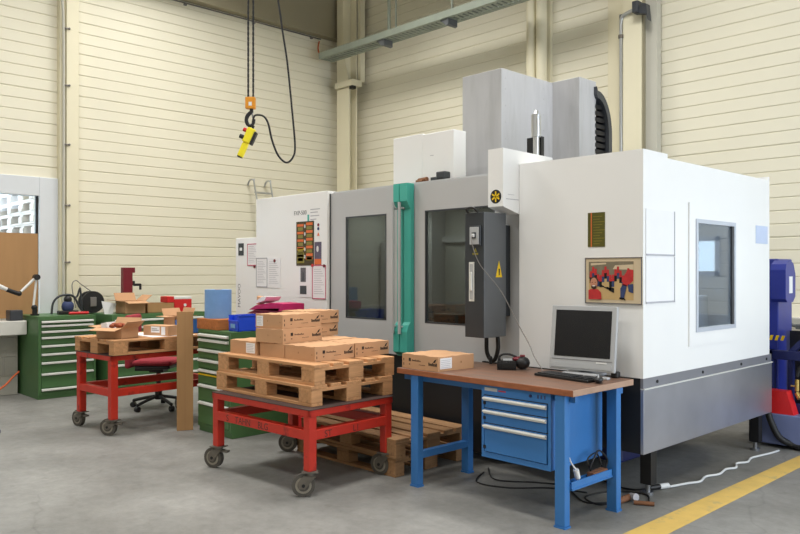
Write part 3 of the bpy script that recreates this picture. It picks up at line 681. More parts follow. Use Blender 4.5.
b.box(-6.36,-6.24,y,y+.0012,1.765,1.785,mi=3); b.box(-6.36,-6.24,y,y+.0012,1.63,1.74,mi=1); b.box(-6.21,-6.10,y,y+.0012,1.665,1.69,mi=0)
b.build('pictograms',['pic_orange','olive_lt','white_plastic','sign_yellow'],tt)
tt=thing('dark_notice','small dark notice with orange foot beside the instruction board','sign',(-6.01,MY,1.605),world=True)
b=B(); b.box(-6.07,-5.96,MY-.003,MY-.0005,1.605,1.84); b.build('sheet','purple_grey',tt)
b=B(); b.box(-6.07,-5.96,MY-.004,MY-.003,1.615,1.67); b.build('orange_foot','pic_orange',tt)
b=B(); b.ball((-6.02,MY-.003,1.77),.02,sc=(1,.05,1.6),seg=10); b.build('white_figure','white_plastic',tt)
b=B(); b.cyl((-6.01,MY-.003,2.01),(-6.01,MY-.0005,2.01),.016,12); single('round_sticker',b,'magenta_dark','tiny violet round sticker, upper of two above the small dark notice','sticker',(-6.01,MY-.0005,2.01))
b=B(); b.cyl((-6.01,MY-.003,1.972),(-6.01,MY-.0005,1.972),.016,12); single('round_sticker',b,'photo_blue','tiny blue round sticker just below the violet one','sticker',(-6.01,MY-.0005,1.97))
b=B(); b.prism([(-6.03,1.90),(-5.99,1.90),(-6.01,1.935)],MY-.003,MY-.0005,'Y'); single('triangle_sticker',b,'pic_orange','tiny orange triangle sticker directly above the small dark notice','sticker',(-6.01,MY-.0005,1.9))
# framed photo of people
tt=thing('framed_photograph','beige framed colour photograph of people in red shirts on the machine front','picture',(-2.72,MY,1.32),world=True)
fx0,fx1,fz0,fz1=-2.948,-2.513,1.322,1.640
b=B(); b.box(fx0,fx1,MY-.008,MY-.0005,fz0,fz1,bev=.001); b.build('mount','poster_frame',tt)
b=B(); g=.006; y=MY-.012
b.box(fx0,fx0+g,y,y+.006,fz0,fz1); b.box(fx1-g,fx1,y,y+.006,fz0,fz1); b.box(fx0,fx1,y,y+.006,fz0,fz0+g); b.box(fx0,fx1,y,y+.006,fz1-g,fz1); b.build('rim','ink_grey',tt)
px0,px1,pz0,pz1=-2.918,-2.575,1.350,1.612; W_,H_=px1-px0,pz1-pz0
def U(u,v): return (px0+u*W_,pz0+v*H_)
y=MY-.009
b=B(); b.box(px0,px1,y,y+.001,pz0,pz1); 
def pl(pts,mi,d): b.prism([U(*p) for p in pts],y-.0004*d-.0004,y-.0004*d,'Y',mi=mi)
pl([(0,.55),(1,.60),(1,1),(0,1)],1,1); pl([(.55,.8),(1,.78),(1,.92),(.6,.9)],4,2); pl([(.05,.9),(.4,.93),(.4,.97),(.05,.96)],4,2)
rr_=random.Random(3)
for q in range(16):
    u=.05+q*.056; v=.58+.12*math.sin(q*1.3); pl([(u-.03,v),(u+.03,v),(u+.022,v+.17),(u-.022,v+.17)],2,3+q%3); pl([(u-.028,v-.15),(u+.028,v-.15),(u+.03,v),(u-.03,v)],3 if q%2 else 6,2)
for q in range(4): pl([(.22+q*.08,.42-q*.06),(.34+q*.08,.36-q*.06),(.40+q*.06,.30),(.30+q*.06,.34)],6,5)
pl([(.76,.38),(.86,.36),(1,.50),(1,.78),(.88,.80),(.80,.62)],2,7); pl([(.72,.05),(.80,.05),(.86,.38),(.78,.42),(.72,.30)],3,7); pl([(.90,.22),(1,.18),(1,.42),(.88,.40)],3,7); pl([(.70,.02),(.84,0),(.80,.06),(.70,.07)],6,8)
b.build('printed_scene',['photo_floor','photo_wall','photo_red','photo_blue','poster_frame','hair','screen'],tt)
b=B()
pl([(0,0),(.30,0),(.29,.18),(.22,.27),(.05,.27),(0,.24)],0,10); 
def ell(cu,cv,ru,rv,mi,d,n=20): pl([(cu+ru*math.cos(2*PI*i/n),cv+rv*math.sin(2*PI*i/n)) for i in range(n)],mi,d)
ell(.125,.50,.095,.10,2,10); ell(.125,.42,.083,.155,1,11); ell(.125,.335,.06,.07,2,12); ell(.125,.40,.062,.06,1,13); ell(.125,.36,.035,.012,3,14); ell(.09,.45,.012,.01,2,14); ell(.16,.45,.012,.01,2,14)
b.build('person_in_print',['photo_red','skin','hair','white_plastic'],tt)
# two clear pockets on the side
for z0,z1,lb in((1.65,1.964,'upper white document pocket on the bright side wall of the machine'),(1.328,1.645,'lower white document pocket on the bright side wall of the machine')):
    tt=thing('document_pocket',lb,'document pocket',(MX1,4.89,z0),world=True,group='document pockets on the machine side')
    b=B(); b.box(MX1+.0005,MX1+.006,4.69,5.095,z0,z1,bev=.001); b.build('pocket','paper',tt)
    b=B(); b.box(MX1+.006,MX1+.009,4.69,5.095,z0,z0+.012); b.box(MX1+.006,MX1+.009,5.085,5.095,z0,z1); b.build('lip','ink_pale',tt)
# ---- cables near the machine
b=B(); b.tube([(-3.69,4.30,1.812),(-3.67,4.27,1.76),(-3.62,4.30,1.60),(-3.50,4.40,1.40),(-3.38,4.44,1.17),(-3.28,4.44,1.03),(-3.19,4.38,.95),(-3.09,4.33,.875),(-3.07,4.31,.848)],.0032,8)
single('socket_cable',b,'cable_grey','thin grey cord running from the cabinet socket down to the worktop','cord',(-3.1,4.31,.84))
b=B(); b.tube([(-2.56,5.13,.012),(-2.535,5.22,.012),(-2.51,5.31,.012),(-2.47,5.42,.012),(-2.50,5.58,.012),(-2.46,5.72,.012),(-2.485,5.90,.012),(-2.45,6.0,.012),(-2.50,6.14,.012),(-2.46,6.25,.012),(-2.49,6.40,.012),(-2.47,6.55,.012),(-2.44,6.72,.012),(-2.43,6.84,.012)],.009,8)
single('white_cable',b,'cable_white','white cable trailing over the floor beside the yellow line','cable',(-2.48,5.7,0))
t=thing('cable_coupling','white and black plug coupling on the floor at the end of the white cable','plug',(-2.585,5.06,0),world=True)
b=B(); b.cyl((-2.565,5.12,.022),(-2.595,5.05,.022),.020,12); b.build('white_plug','cable_white',t)
b=B(); b.cyl((-2.595,5.05,.022),(-2.63,4.97,.020),.018,12); b.tube([(-2.63,4.97,.018),(-2.70,4.90,.008),(-2.82,4.88,.008),(-3.0,4.95,.008)],.006); b.build('black_socket','black',t)
t=thing('loose_plugs','tangle of grey and brown plugs lying on the floor behind the bench leg','plug',(-2.57,4.62,0),world=True)
b=B(); b.cyl((-2.62,4.52,.022),(-2.60,4.66,.03),.022,12); b.cyl((-2.545,4.60,.016),(-2.43,4.66,.016),.014,10,mi=1); b.cyl((-2.60,4.66,.03),(-2.55,4.64,.04),.025,12,mi=2); b.build('plugs',['brown','brown','ink_pale'],t)
b=B(); b.tube([(-2.62,4.52,.02),(-2.7,4.42,.006),(-2.85,4.5,.006),(-2.8,4.75,.006),(-2.6,4.85,.006),(-2.5,4.72,.006)],.006); b.build('cord','rubber',t)
t=thing('power_adapter','dark brown power adapter with cords resting on the bench foot shelf','adapter',(-2.60,4.26,.2365),world=True)
b=B(); b.box(-2.632,-2.58,4.17,4.34,.236,.28,bev=.006); b.build('housing','brown',t)
b=B(); b.tube([(-2.61,4.34,.26),(-2.60,4.36,.33),(-2.61,4.28,.40),(-2.60,4.2,.36),(-2.61,4.17,.30)],.006); b.tube([(-2.62,4.2,.28),(-2.62,4.16,.36),(-2.63,4.28,.38),(-2.62,4.33,.29)],.005); b.build('cord','black',t)
b=B(); b.cyl((-2.60,4.0,.33),(-2.60,4.02,.275),.018,12); b.cyl((-2.60,4.02,.275),(-2.60,4.035,.255),.010,10); b.tube([(-2.60,4.0,.33),(-2.62,3.98,.37),(-2.66,4.0,.42)],.005); single('hanging_plug',b,'white_plastic','pale plug dangling above the foot shelf at the bench end','plug',(-2.60,4.0,.33))
for k,(pts,lb) in enumerate((([(-3.75,4.5,.006),(-3.6,4.25,.006),(-3.35,4.3,.006),(-3.15,4.5,.006),(-2.9,4.6,.006)],'dark cable lying on the floor between the bench legs'),([(-3.8,4.62,.006),(-3.55,4.4,.006),(-3.3,4.55,.006),(-3.1,4.62,.006),(-2.8,4.4,.006),(-2.68,4.5,.006)],'second dark cable on the floor under the drawer block'))):
    b=B(); b.tube(pts,.0055); single('floor_cable',b,'black',lb,'cable',pts[0])
# ---- green drawer cabinets (front = local -Y)
def cabinet(label,loc,rz,w,d,h,zs,yellow=None,group='green drawer cabinets'):
    t=thing('drawer_cabinet',label,'cabinet',loc,rz,group)
    b=B(); b.box(0,w,.012,d,.0,h,bev=.004); b.box(0,.03,0,.012,.05,h); b.box(w-.03,w,0,.012,.05,h); b.box(.03,w-.03,0,.012,zs[0]+.025,h); b.box(.03,w-.03,0,.012,.05,.075)
    b.build('body','green',t)
    zz=list(zs)+[.10]
    for i,z in enumerate(zs):
        lo=zz[i+1]+.024 if i<len(zs)-1 else .08
        b=B(); b.box(.034,w-.034,-.004,.011,lo,z+.016,bev=.002); dr=b.build('drawer','green',t)
        b=B(); b.prism([(-.004,z+.012),(-.030,z+.004),(-.030,z-.012),(-.004,z-.014)],.034,w-.034,'X'); b.build('handle','alu_soft',dr)
    if yellow:
        b=B(); b.box(.034,w-.034,-.02,-.004,yellow-.006,yellow+.006); b.build('yellow_strip','sign_yellow',t)
    return t
cabinet('green drawer cabinet with white handles standing under the window',(-9.59,3.2,0),90,.69,.77,1.0,(.935,.885,.815,.742,.64,.54,.437,.302,.115))
cabinet('wide green drawer cabinet against the wall, behind the office chair',(-9.36,4.0,0),90,1.30,.75,1.0,(.925,.83,.73,.62,.50,.36,.20))
cabinet('green drawer cabinet with blue bin on top, behind the standing cardboard',(-6.70,3.72,0),0,.60,.78,.985,(.935,.886,.789,.691,.593,.447,.281),yellow=.554)
# ---- objects on the near green cabinet
b=B(); b.box(-6.755,-6.36,3.735,3.93,.986,1.088,bev=.004); single('wooden_beam',b,M['plank'],'orange-brown wooden beam on the green cabinet in front of the blue roll','wood block',(-6.6,3.8,.986))
b=B(); b.box(-6.76,-6.40,3.94,4.12,.986,1.088,bev=.004); single('wooden_board',b,'brown','dark brown board under the blue paper roll','board',(-6.6,4.05,.986))
t=thing('paper_roll','big pale blue paper towel roll standing on the green cabinet','paper roll',(-6.625,3.895,1.0885))
b=B(); n=40
for r0,r1,z0,z1 in():pass
b.cyl((0,0,0),(0,0,.278),.129,48); b.build('paper','roll_blue',t)
b=B(); b.cyl((0,0,.2785),(0,0,.280),.035,20); b.build('core','cardboard',t)
t=thing('storage_bin','bright blue open-front plastic bin on the green cabinet','bin',(-6.185,3.93,.9865),-2)
b=B(); a0,a1,c0_,c1=-.085,.085,-.13,.13; hz=.15
b.box(a0,a1,c0_,c1,0,.006); b.box(a0,a0+.006,c0_,c1,0,hz); b.box(a1-.006,a1,c0_,c1,0,hz); b.box(a0,a1,c1-.006,c1,0,hz); b.box(a0,a1,c0_,c0_+.006,0,hz*.62)
b.box(a0-.006,a1+.006,c0_-.004,c0_+.01,hz*.60,hz*.68); b.box(a0-.006,a0+.004,c0_,c1,hz-.01,hz); b.box(a1-.004,a1+.006,c0_,c1,hz-.01,hz)
b.box(a0,a1,c0_+.04,c0_+.046,hz*.6,hz)
b.build('body','bin_blue',t)
b=B(); b.box(-.04,.04,c0_-.008,c0_-.003,.03,.07); b.build('label_slot','roll_blue',t)
b=B(); b.box(-6.53,-6.37,3.76,3.90,.9865,.990,mtx=None); single('paper_slip',b,'paper','white paper slip on the cabinet front corner beside the blue bin','paper',(-6.45,3.8,.9865))
t=thing('fabric_pile','magenta and dark red folded cloth pile behind the blue bin','cloth',(-6.22,4.34,.986),world=True)
b=B(); b.box(-6.52,-6.10,4.24,4.46,.9865,1.13,bev=.01); b.build('box_below','magenta_dark',t)
b=B(); b.box(-6.50,-6.02,4.22,4.46,1.13,1.165,bev=.015); b.prism([(-6.62,1.12),(-6.10,1.13),(-6.05,1.19),(-6.45,1.17)],4.22,4.45,'Y'); b.build('dark_fold','magenta_dark',t)
b=B(); b.prism([(-6.58,1.16),(-5.99,1.165),(-5.99,1.235),(-6.20,1.24),(-6.45,1.21)],4.22,4.47,'Y'); b.build('bright_fold','magenta',t)
t=thing('open_leaflet','white leaflet tilted on top of the magenta cloth','leaflet',(-6.35,4.33,1.23),world=True)
b=B(); b.prism([(-6.52,1.235),(-6.38,1.295),(-6.30,1.295),(-6.34,1.255),(-6.49,1.225)],4.24,4.42,'Y'); b.build('pages','paper',t)
b=B(); b.cyl((-6.56,4.34,1.213),(-6.545,4.34,1.29),.04,14); single('tan_cup',b,'carton','tan rounded lump behind the white leaflet','cup',(-6.56,4.34,1.17))
# ---- standing cardboard
a=Vector((-6.795,3.545,0)); c=Vector((-6.735,3.685,0)); dr=(c-a); L_=dr.length; ang=math.atan2(dr.y,dr.x)
mt=Matrix.Translation(a)@Matrix.Rotation(ang,4,'Z')
b=B(); b.box(0,L_,0,.03,0,1.155,bev=.002,mtx=mt); b.box(L_*.49,L_*.5,-.001,0,0,1.155,mi=1,mtx=mt); single('cardboard_sheet',b,['cardboard','carton_dark'],'tall brown folded cardboard standing on end between cart and green cabinet','cardboard',(-6.75,3.6,0))
# cardboard leaning in the window
b=B(); b.box(-10.30,-10.285,2.1,3.425,.958,2.035,mtx=None); single('leaning_cardboard',b,'cardboard','large brown cardboard panel standing in front of the window glass','cardboard',(-10.29,2.8,.958))
# ---- desk lamp on the window-side cabinet
t=thing('desk_lamp','white jointed desk lamp with black joints on the cabinet by the window','lamp',(-9.93,3.26,1.0),world=True)
b=B(); b.cyl((-9.93,3.27,1.0),(-9.93,3.27,1.02),.05,16); b.cyl((-9.93,3.27,1.02),(-9.93,3.27,1.08),.03,14); b.ball((-9.93,3.265,1.10),.036); b.build('base','black',t)
b=B(); b.cyl((-9.93,3.255,1.12),(-9.93,3.29,1.46),.014,10); b.cyl((-9.93,3.28,1.47),(-9.93,3.11,1.30),.016,10); b.build('arm','white_plastic',t)
b=B(); b.cyl((-9.97,3.29,1.475),(-9.89,3.29,1.475),.036,18); b.build('joint','black',t)
b=B(); b.ball((-9.93,3.09,1.275),.03); b.cyl((-9.93,3.09,1.27),(-9.93,2.95,1.325),.026,14); b.build('joint','black',t)
b=B(); b.cyl((-9.93,2.95,1.33),(-9.93,2.72,1.43),.022,14,r2=.04); b.build('lamp_head','white_plastic',t)
b=B(); b.box(-10.15,-9.98,3.0,3.15,.941,1.07,bev=.01); single('black_charger',b,'dark_panel','small dark box on the sill left of the desk lamp foot','charger',(-10.05,3.08,.941))
# ---- cables and reel on the window-side cabinet
t=thing('grinder_tool','blue and black power tool with cable arcs on the window-side cabinet','power tool',(-9.9,3.66,1.0),world=True)
b=B(); b.ball((-9.9,3.66,1.10),.085,sc=(.7,.9,1.0)); b.build('housing','photo_blue',t)
b=B(); b.box(-9.95,-9.85,3.54,3.78,1.001,1.05,bev=.01); b.ball((-9.9,3.66,1.19),.05); b.build('foot','black',t)
b=B(); b.tube([(-9.9,3.46,1.01),(-9.9,3.48,1.15),(-9.9,3.55,1.23),(-9.9,3.66,1.25),(-9.9,3.74,1.22),(-9.9,3.80,1.1),(-9.9,3.86,1.02)],.014); b.tube([(-9.9,3.70,1.24),(-9.9,3.77,1.22),(-9.88,3.80,1.32),(-9.9,3.82,1.30),(-9.9,3.84,1.02)],.012); b.build('cable_arc','cab_black',t)
b=B(); b.cyl((-9.75,3.62,1.02),(-9.75,3.86,1.02),.018,12); single('red_screwdriver',b,'btn_red','red stick lying on the cabinet in front of the power tool','tool',(-9.75,3.7,1.0))
t=thing('cable_reel','black round cable reel standing on the cabinet between lamp and red post','cable reel',(-10.05,3.95,1.0),world=True)
b=B(); b.cyl((-10.03,4.02,1.145),(-9.98,4.02,1.145),.143,32); b.cyl((-10.14,4.02,1.145),(-10.09,4.02,1.145),.143,32); b.cyl((-10.09,4.02,1.145),(-10.02,4.02,1.145),.10,24); b.build('drum','rubber',t)
b=B(); b.box(-9.98,-9.965,3.975,4.055,1.09,1.21,bev=.004); b.build('socket_face','cable_grey',t)
b=B(); b.tube([(-10.0,3.99,1.29),(-9.98,3.86,1.38),(-9.95,3.78,1.43),(-9.92,3.72,1.36),(-9.9,3.76,1.08)],.006); b.build('cable','cable_grey',t)
# ---- red drill post
t=thing('drill_stand','dark red tool column standing on the rear cabinet by the wall','tool stand',(-9.85,4.42,1.0),world=True)
b=B(); b.box(-9.92,-9.84,4.36,4.49,1.0,1.60,bev=.004); b.box(-9.92,-9.84,4.48,4.525,1.53,1.60,bev=.004); b.build('column','crimson',t)
b=B(); b.box(-9.90,-9.86,4.48,4.53,1.36,1.42); b.box(-9.89,-9.87,4.52,4.62,1.35,1.385,bev=.005); b.box(-9.89,-9.87,4.60,4.63,1.30,1.38,bev=.005); b.build('clamp','black',t)
# ---- office chair
t=thing('office_chair','red upholstered office chair on a black star base behind the farther cart','office chair',(-8.10,4.0,0),134)
b=B(); b.box(-.23,.23,-.22,.22,.50,.56,bev=.03); b.build('seat','chair_red',t)
b=B(); b.box(-.21,.21,-.20,.20,.46,.50,bev=.02); b.box(-.08,.08,-.08,.08,.41,.46); b.build('seat_pan','black',t)
b=B(); b.box(-.20,.20,.26,.32,.46,1.06,bev=.03); b.build('backrest','chair_red',t)
b=B(); b.box(-.03,.03,.05,.26,.42,.46); b.box(-.03,.03,.24,.262,.42,.75); b.build('back_bracket','black',t)
b=B(); b.cyl((0,0,.12),(0,0,.42),.025,14); b.cyl((0,0,.10),(0,0,.20),.04,14); b.build('gas_lift','black',t)
for k in range(5):
    a=R(72*k+10); b=B(); b.tube([(0,0,.14),(.16*math.cos(a),.16*math.sin(a),.11),(.31*math.cos(a),.31*math.sin(a),.075)],.018,8); lg=b.build('base_arm','black',t)
    b=B(); cx,cy=.31*math.cos(a),.31*math.sin(a); b.cyl((cx-.022*math.sin(a),cy+.022*math.cos(a),.03),(cx+.022*math.sin(a),cy-.022*math.cos(a),.03),.03,16); b.cyl((cx,cy,.04),(cx,cy,.075),.01,8); b.build('castor','rubber',lg)
# ---- goods on the farther cart pallet (top z=.90)
ZP=.9005
def open_box(name,label,loc,rz,sx,sy,h,flaps=True,matn='carton',group=None,contents=None,fl=(-12,60,8,40)):
    t=thing(name,label,'box',loc,rz,group)
    b=B(); th=.005
    b.box(-sx/2,sx/2,-sy/2,sy/2,0,th); b.box(-sx/2,sx/2,-sy/2,-sy/2+th,0,h); b.box(-sx/2,sx/2,sy/2-th,sy/2,0,h); b.box(-sx/2,-sx/2+th,-sy/2,sy/2,0,h); b.box(sx/2-th,sx/2,-sy/2,sy/2,0,h)
    b.build('body',matn,t)
    if flaps:
        f=sy*.42
        for s,an in((-1,fl[0]),(1,fl[1])):
            b=B(); m_=Matrix.Translation((0,s*sy/2,h))@Matrix.Rotation(R(an*s),4,'X'); b.box(-sx/2,sx/2,0 if s>0 else -f,f if s>0 else 0,-th/2,th/2,mtx=m_); b.build('flap',matn,t)
        for s,an in((-1,fl[2]),(1,fl[3])):
            b=B(); m_=Matrix.Translation((s*sx/2,0,h))@Matrix.Rotation(R(-an*s),4,'Y')
            b.box(0 if s>0 else -f,f if s>0 else 0,-sy/2,sy/2,-th/2,th/2,mtx=m_); b.build('flap',matn,t)
    if contents: contents(t)
    return t
def cont(t):
    b=B()
    for q in range(9): b.ball((-.02+.02*(q%5),-.05+.03*(q%4),.115+.006*(q%3)),.03,sc=(1.3,.8,.7),seg=8)
    b.build('contents','contents',t)
    b=B(); b.box(-.12,-.05,-.06,.06,.06,.165,mtx=Matrix.Rotation(R(-12),4,'Y')); b.build('paper_inside','paper',t)
open_box('open_carton','open brown carton with white paper and brown parts inside, on the farther cart',(-7.24,3.15,ZP),25,.30,.24,.10,contents=cont)
b=B(); b.box(-7.62,-7.02,3.40,3.86,ZP,ZP+.004); single('white_sheet',b,'paper','white paper sheet spread on the pallet of the farther cart','paper',(-7.1,3.7,ZP))
t=thing('labelled_box','small tan box with white shipping labels on the farther cart','box',(-7.19,3.58,ZP+.004),22)
b=B(); b.box(-.16,.16,-.08,.08,0,.10,bev=.002); b.build('body','carton',t)
b=B(); b.box(-.06,.05,-.0815,-.08,.03,.09); b.box(.07,.12,-.0815,-.08,.01,.09); b.build('label','paper',t)
b=B(); b.box(-.05,.04,-.0825,-.0815,.05,.056); b.box(-.05,.02,-.0825,-.0815,.065,.07); b.build('label_text','ink_grey',t)
b=B(); b.box(-.162,-.16,-.06,.06,.02,.07); b.build('end_label','paper',t)
open_box('blue_crate','blue plastic crate under the carton flaps on the farther cart',(-7.33,3.98,ZP),0,.26,.22,.13,False,'blue_dark')
open_box('open_carton','open carton with its flap folded out above the blue crate',(-7.64,4.00,ZP),4,.22,.22,.16,True,'carton',fl=(0,70,60,5))
t=thing('loose_papers','white papers standing up on the wall cabinet beside the cable reel','paper',(-9.62,4.07,1.0005),95)
b=B(); b.prism([(-.06,0),(.05,0),(.10,.13),(-.10,.17)],-.01,.0,'Y'); b.prism([(-.05,0),(.06,0),(.08,.09),(-.06,.12)],.02,.026,'Y'); b.build('sheets','paper',t)
# ---- goods on the rear cabinet
t=open_box('open_carton','open tan carton standing on the wall cabinet right below the red column',(-9.62,4.36,1.0005),90,.28,.28,.16,True,'carton')
open_box('long_carton','long open brown carton on the wall cabinet beside the red case',(-9.62,4.72,1.0005),90,.38,.26,.125,False,'cardboard')
t=thing('red_case','bright red case with white lid at the right end of the wall cabinet','case',(-9.60,5.035,1.0005),90)
b=B(); b.box(-.12,.14,-.1,.1,0,.17,bev=.004); b.box(-.22,-.12,-.1,.1,.13,.21,bev=.004); b.build('body','redbox',t)
b=B(); b.box(-.12,.14,-.1,.1,.17,.205,bev=.004); b.build('lid','white_plastic',t)
b=B(); b.cyl((.04,-.105,.09),(.04,-.10,.09),.02,12); b.build('latch','white_plastic',t)
# ---- under the near cart: red crate and vice on floor pallets
t=thing('red_crate','dark red crate on the floor behind the cart, with a bottle in it','crate',(-5.66,4.33,0),world=True)
b=B(); b.box(-5.86,-5.42,4.2,4.5,0,.02); b.box(-5.86,-5.42,4.2,4.215,0,.20); b.box(-5.86,-5.42,4.485,4.5,0,.20); b.box(-5.86,-5.845,4.2,4.5,0,.20); b.box(-5.435,-5.42,4.2,4.5,0,.20); b.build('body','redbox',t)
b=B(); b.cyl((-5.62,4.3,.215),(-5.50,4.27,.245),.025,12); b.cyl((-5.50,4.27,.245),(-5.47,4.265,.252),.032,12,mi=1); single('spray_bottle',b,['photo_blue','white_plastic'],'white-capped bottle sticking out of the red crate','bottle',(-5.6,4.3,.2))
t=thing('small_vice','small metal vice on the floor pallets behind the cart','vice',(-5.16,4.28,.289),world=True)
b=B(); b.box(-5.22,-5.10,4.22,4.34,.289,.33,bev=.005); b.box(-5.22,-5.19,4.22,4.34,.33,.37); b.box(-5.14,-5.11,4.22,4.34,.33,.37); b.build('jaws','steel',t)
b=B(); b.cyl((-5.10,4.28,.345),(-5.02,4.28,.345),.01,10); b.cyl((-5.03,4.22,.345),(-5.03,4.34,.345),.006,8); b.build('screw','alu',t)
# ---- hoist: chains, hook block, hook, and pendant control
t=thing('chain_hoist_hook','orange hook block with black hook hanging from two chains','hoist hook',(-6.98,4.50,3.1),world=True)
for q in((-7.0,4.48),(-6.962,4.518)):
    b=B(); z=3.41
    while z<ZC:
        k=int(round((z-3.41)/.028))
        b.box(q[0]-(.010 if k%2 else .004),q[0]+(.010 if k%2 else .004),q[1]-(.004 if k%2 else .010),q[1]+(.004 if k%2 else .010),z,z+.034); z+=.028
    b.build('chain','rubber',t)
mt=Matrix.Translation((-6.983,4.498,3.29))@Matrix.Rotation(R(46),4,'Z')
b=B(); b.box(-.052,.052,-.035,.035,0,.125,bev=.008,mtx=mt); b.box(-.015,.02,-.0362,-.035,.03,.07,mi=1,mtx=mt); b.build('hook_block',['orange','white_plastic'],t)
def hl(u,v): return mt@Vector((u,0,v))
b=B(); b.cyl(hl(.01,0),hl(.01,-.04),.02,12); b.tube([hl(.01,-.03),hl(-.03,-.07),hl(-.045,-.12),(hl(-.03,-.165)),hl(.0,-.18),hl(.03,-.155),hl(.038,-.11)],[.022,.02,.018,.016],10); b.build('hook','black',t)
b=B(); b.cyl(hl(.015,-.04),hl(.035,-.13),.009,8); b.build('safety_latch','steel',t)
t=thing('pendant_control','yellow pendant crane control with red button hanging by the hook','remote control',hl(.0,-.3),46)
tilt=Matrix.Translation((.02,0,.09))@Matrix.Rotation(R(24),4,'Y')@Matrix.Diagonal((1.3,1.3,1,1))
b=B(); b.box(-.035,.035,-.03,.03,-.17,.0,bev=.012,mtx=tilt); b.box(-.026,.026,-.022,.022,-.33,-.17,bev=.012,mtx=tilt); b.build('housing','yellow',t)
b=B(); b.box(.03,.055,-.032,.032,-.17,-.02,bev=.01,mtx=tilt); b.box(-.02,.02,-.018,.018,-.34,-.325,mtx=tilt); b.build('grip','black',t)
b=B(); b.cyl(tilt@Vector((-.035,0,-.045)),tilt@Vector((-.065,0,-.045)),.022,14); b.build('stop_button','btn_red',t)
b=B(); b.cyl(tilt@Vector((-.03,-.01,-.125)),tilt@Vector((-.068,-.01,-.125)),.024,14); b.cyl(tilt@Vector((-.068,-.01,-.125)),tilt@Vector((-.070,-.01,-.125)),.014,14,mi=1); b.build('drive_button',['black','white_plastic'],t)
b=B(); b.cyl(tilt@Vector((0,0,0)),tilt@Vector((0,0,.035)),.013,10); b.build('cable_gland','black',t)
b=B(); b.tube([(-6.966,4.512,3.10),(-6.962,4.515,3.17),(-6.945,4.535,3.222),(-6.89,4.594,3.215),(-6.853,4.633,3.14),(-6.823,4.664,2.957),(-6.779,4.71,2.796),(-6.719,4.772,2.716),(-6.671,4.823,2.764),(-6.652,4.842,2.893),(-6.674,4.819,3.28),(-6.712,4.78,3.816),(-6.756,4.734,4.246),(-6.80,4.70,4.9),(-6.83,4.68,ZC)],.011,8)
single('control_cable',b,'rubber','black looping cable from the yellow pendant up beside the chains','cable',(-6.72,4.78,3.0))
# ---- ladder on the left wall
t=thing('aluminium_ladder','aluminium ladder with curved top hooks leaning against the left wall','ladder',(-10.15,6.85,.0),world=True)
for a0,a1 in((6.665,6.79),(6.975,7.10)):
    b=B(); b.tube([(-10.38,a0-.03,2.92),(-10.33,a0-.02,3.0),(-10.25,a0,2.99),(-10.23,a0,2.90),(-10.15,a1,1.9),(-10.02,a1+.08,.02)],.014,8); b.build('rail','alu',t)
for k in range(9):
    z=2.80-.29*k; f=(2.9-z)/2.9; y0=6.665+.16*f; b=B(); b.cyl((-10.24+.22*f,y0,z),(-10.24+.22*f,y0+.31,z),.016,8); b.build('rung','alu',t)
# ---- conduits
b=B(); b.tube([(XL+.02,Y0+3,5.555),(XL+.02,8.1,5.555)],.011,8,sub=1)
for y_ in(4.7,5.55,6.75,7.9): b.box(XL+.0,XL+.035,y_-.02,y_+.02,5.52,5.545)
single('wall_conduit',b,'cable_grey','grey conduit with clips running along the top of the left wall','conduit',(XL+.02,5.5,5.55))
t=thing('wall_pipe','thin pale pipe with clamps beside the column at the window','pipe',(-10.26,3.73,1.0),world=True)
b=B(); b.tube([(-10.27,3.745,.965),(-10.27,3.745,2.3),(-10.27,3.745,3.9),(-10.26,3.735,4.9),(-10.26,3.70,5.5),(-10.26,3.69,7.4)],.018,8); b.build('pipe','column_grey',t)
for z in(1.67,2.42,3.22,4.0,4.75):
    b=B(); b.box(-10.28,-10.235,3.75,3.80,z-.008,z+.008); b.ball((-10.235,3.805,z),.015); b.build('clamp','cable_grey',t)
t=thing('wall_hook_pipe','vertical pipe with elbow and hook bracket on the right column','pipe',(-4.83,8.42,1.1),world=True)
b=B(); b.tube([(-4.83,8.42,1.07),(-4.83,8.42,4.4),(-4.83,8.42,4.58),(-4.81,8.41,4.66),(-4.74,8.40,4.69),(-4.60,8.38,4.71)],.022,10); b.build('pipe','alu',t)
b=B(); b.cyl((-4.83,8.42,4.41),(-4.83,8.42,4.45),.034,12); b.build('clamp','zinc',t)
b=B(); b.box(-4.62,-4.545,8.30,8.43,4.64,4.78,bev=.01); b.prism([(-4.60,4.64),(-4.45,4.60),(-4.43,4.52),(-4.45,4.72),(-4.5,4.74)],8.33,8.42,'Y'); b.build('hook_bracket','dark_panel',t)
# ---- cable tray
t=thing('cable_tray','grey-green perforated cable tray running below the roof in the corner','cable tray',(-8,7.9,5.1),world=True)
b=B(); b.box(-10.05,-4.8,7.80,7.805,5.09,5.19); b.box(-10.05,-4.8,8.095,8.10,5.09,5.19)
x=-10.05
while x<-4.82: b.box(x,x+.05,7.805,8.095,5.09,5.096); x+=.085
b.box(-10.05,-4.8,7.805,7.86,5.089,5.097); b.box(-10.05,-4.8,8.04,8.095,5.089,5.097); b.box(-10.04,-4.8,7.90,8.0,5.10,5.14,mi=1); b.build('tray',['tray','cab_grey'],t)
for x,w_ in((-8.50,.05),(-8.33,.02),(-7.19,.03)): b=B(); b.box(x,x+w_,7.92,7.94,5.15,ZC); b.build('hanger','tray',t)
for x in(-8.55,-7.22): b=B(); b.prism([(x-.10,5.09),(x+.06,5.09),(x+.06,5.0),(x+.02,4.99)],7.83,8.02,'Y'); b.build('bracket','cab_grey',t)
b=B(); b.tube([(-10.36,8.05,5.5),(-10.30,7.98,5.35),(-10.2,7.95,5.22),(-10.05,7.93,5.16)],.012); single('orange_wire',b,'orange_wire','orange wire linking the wall conduit to the cable tray','wire',(-10.2,7.95,5.2))
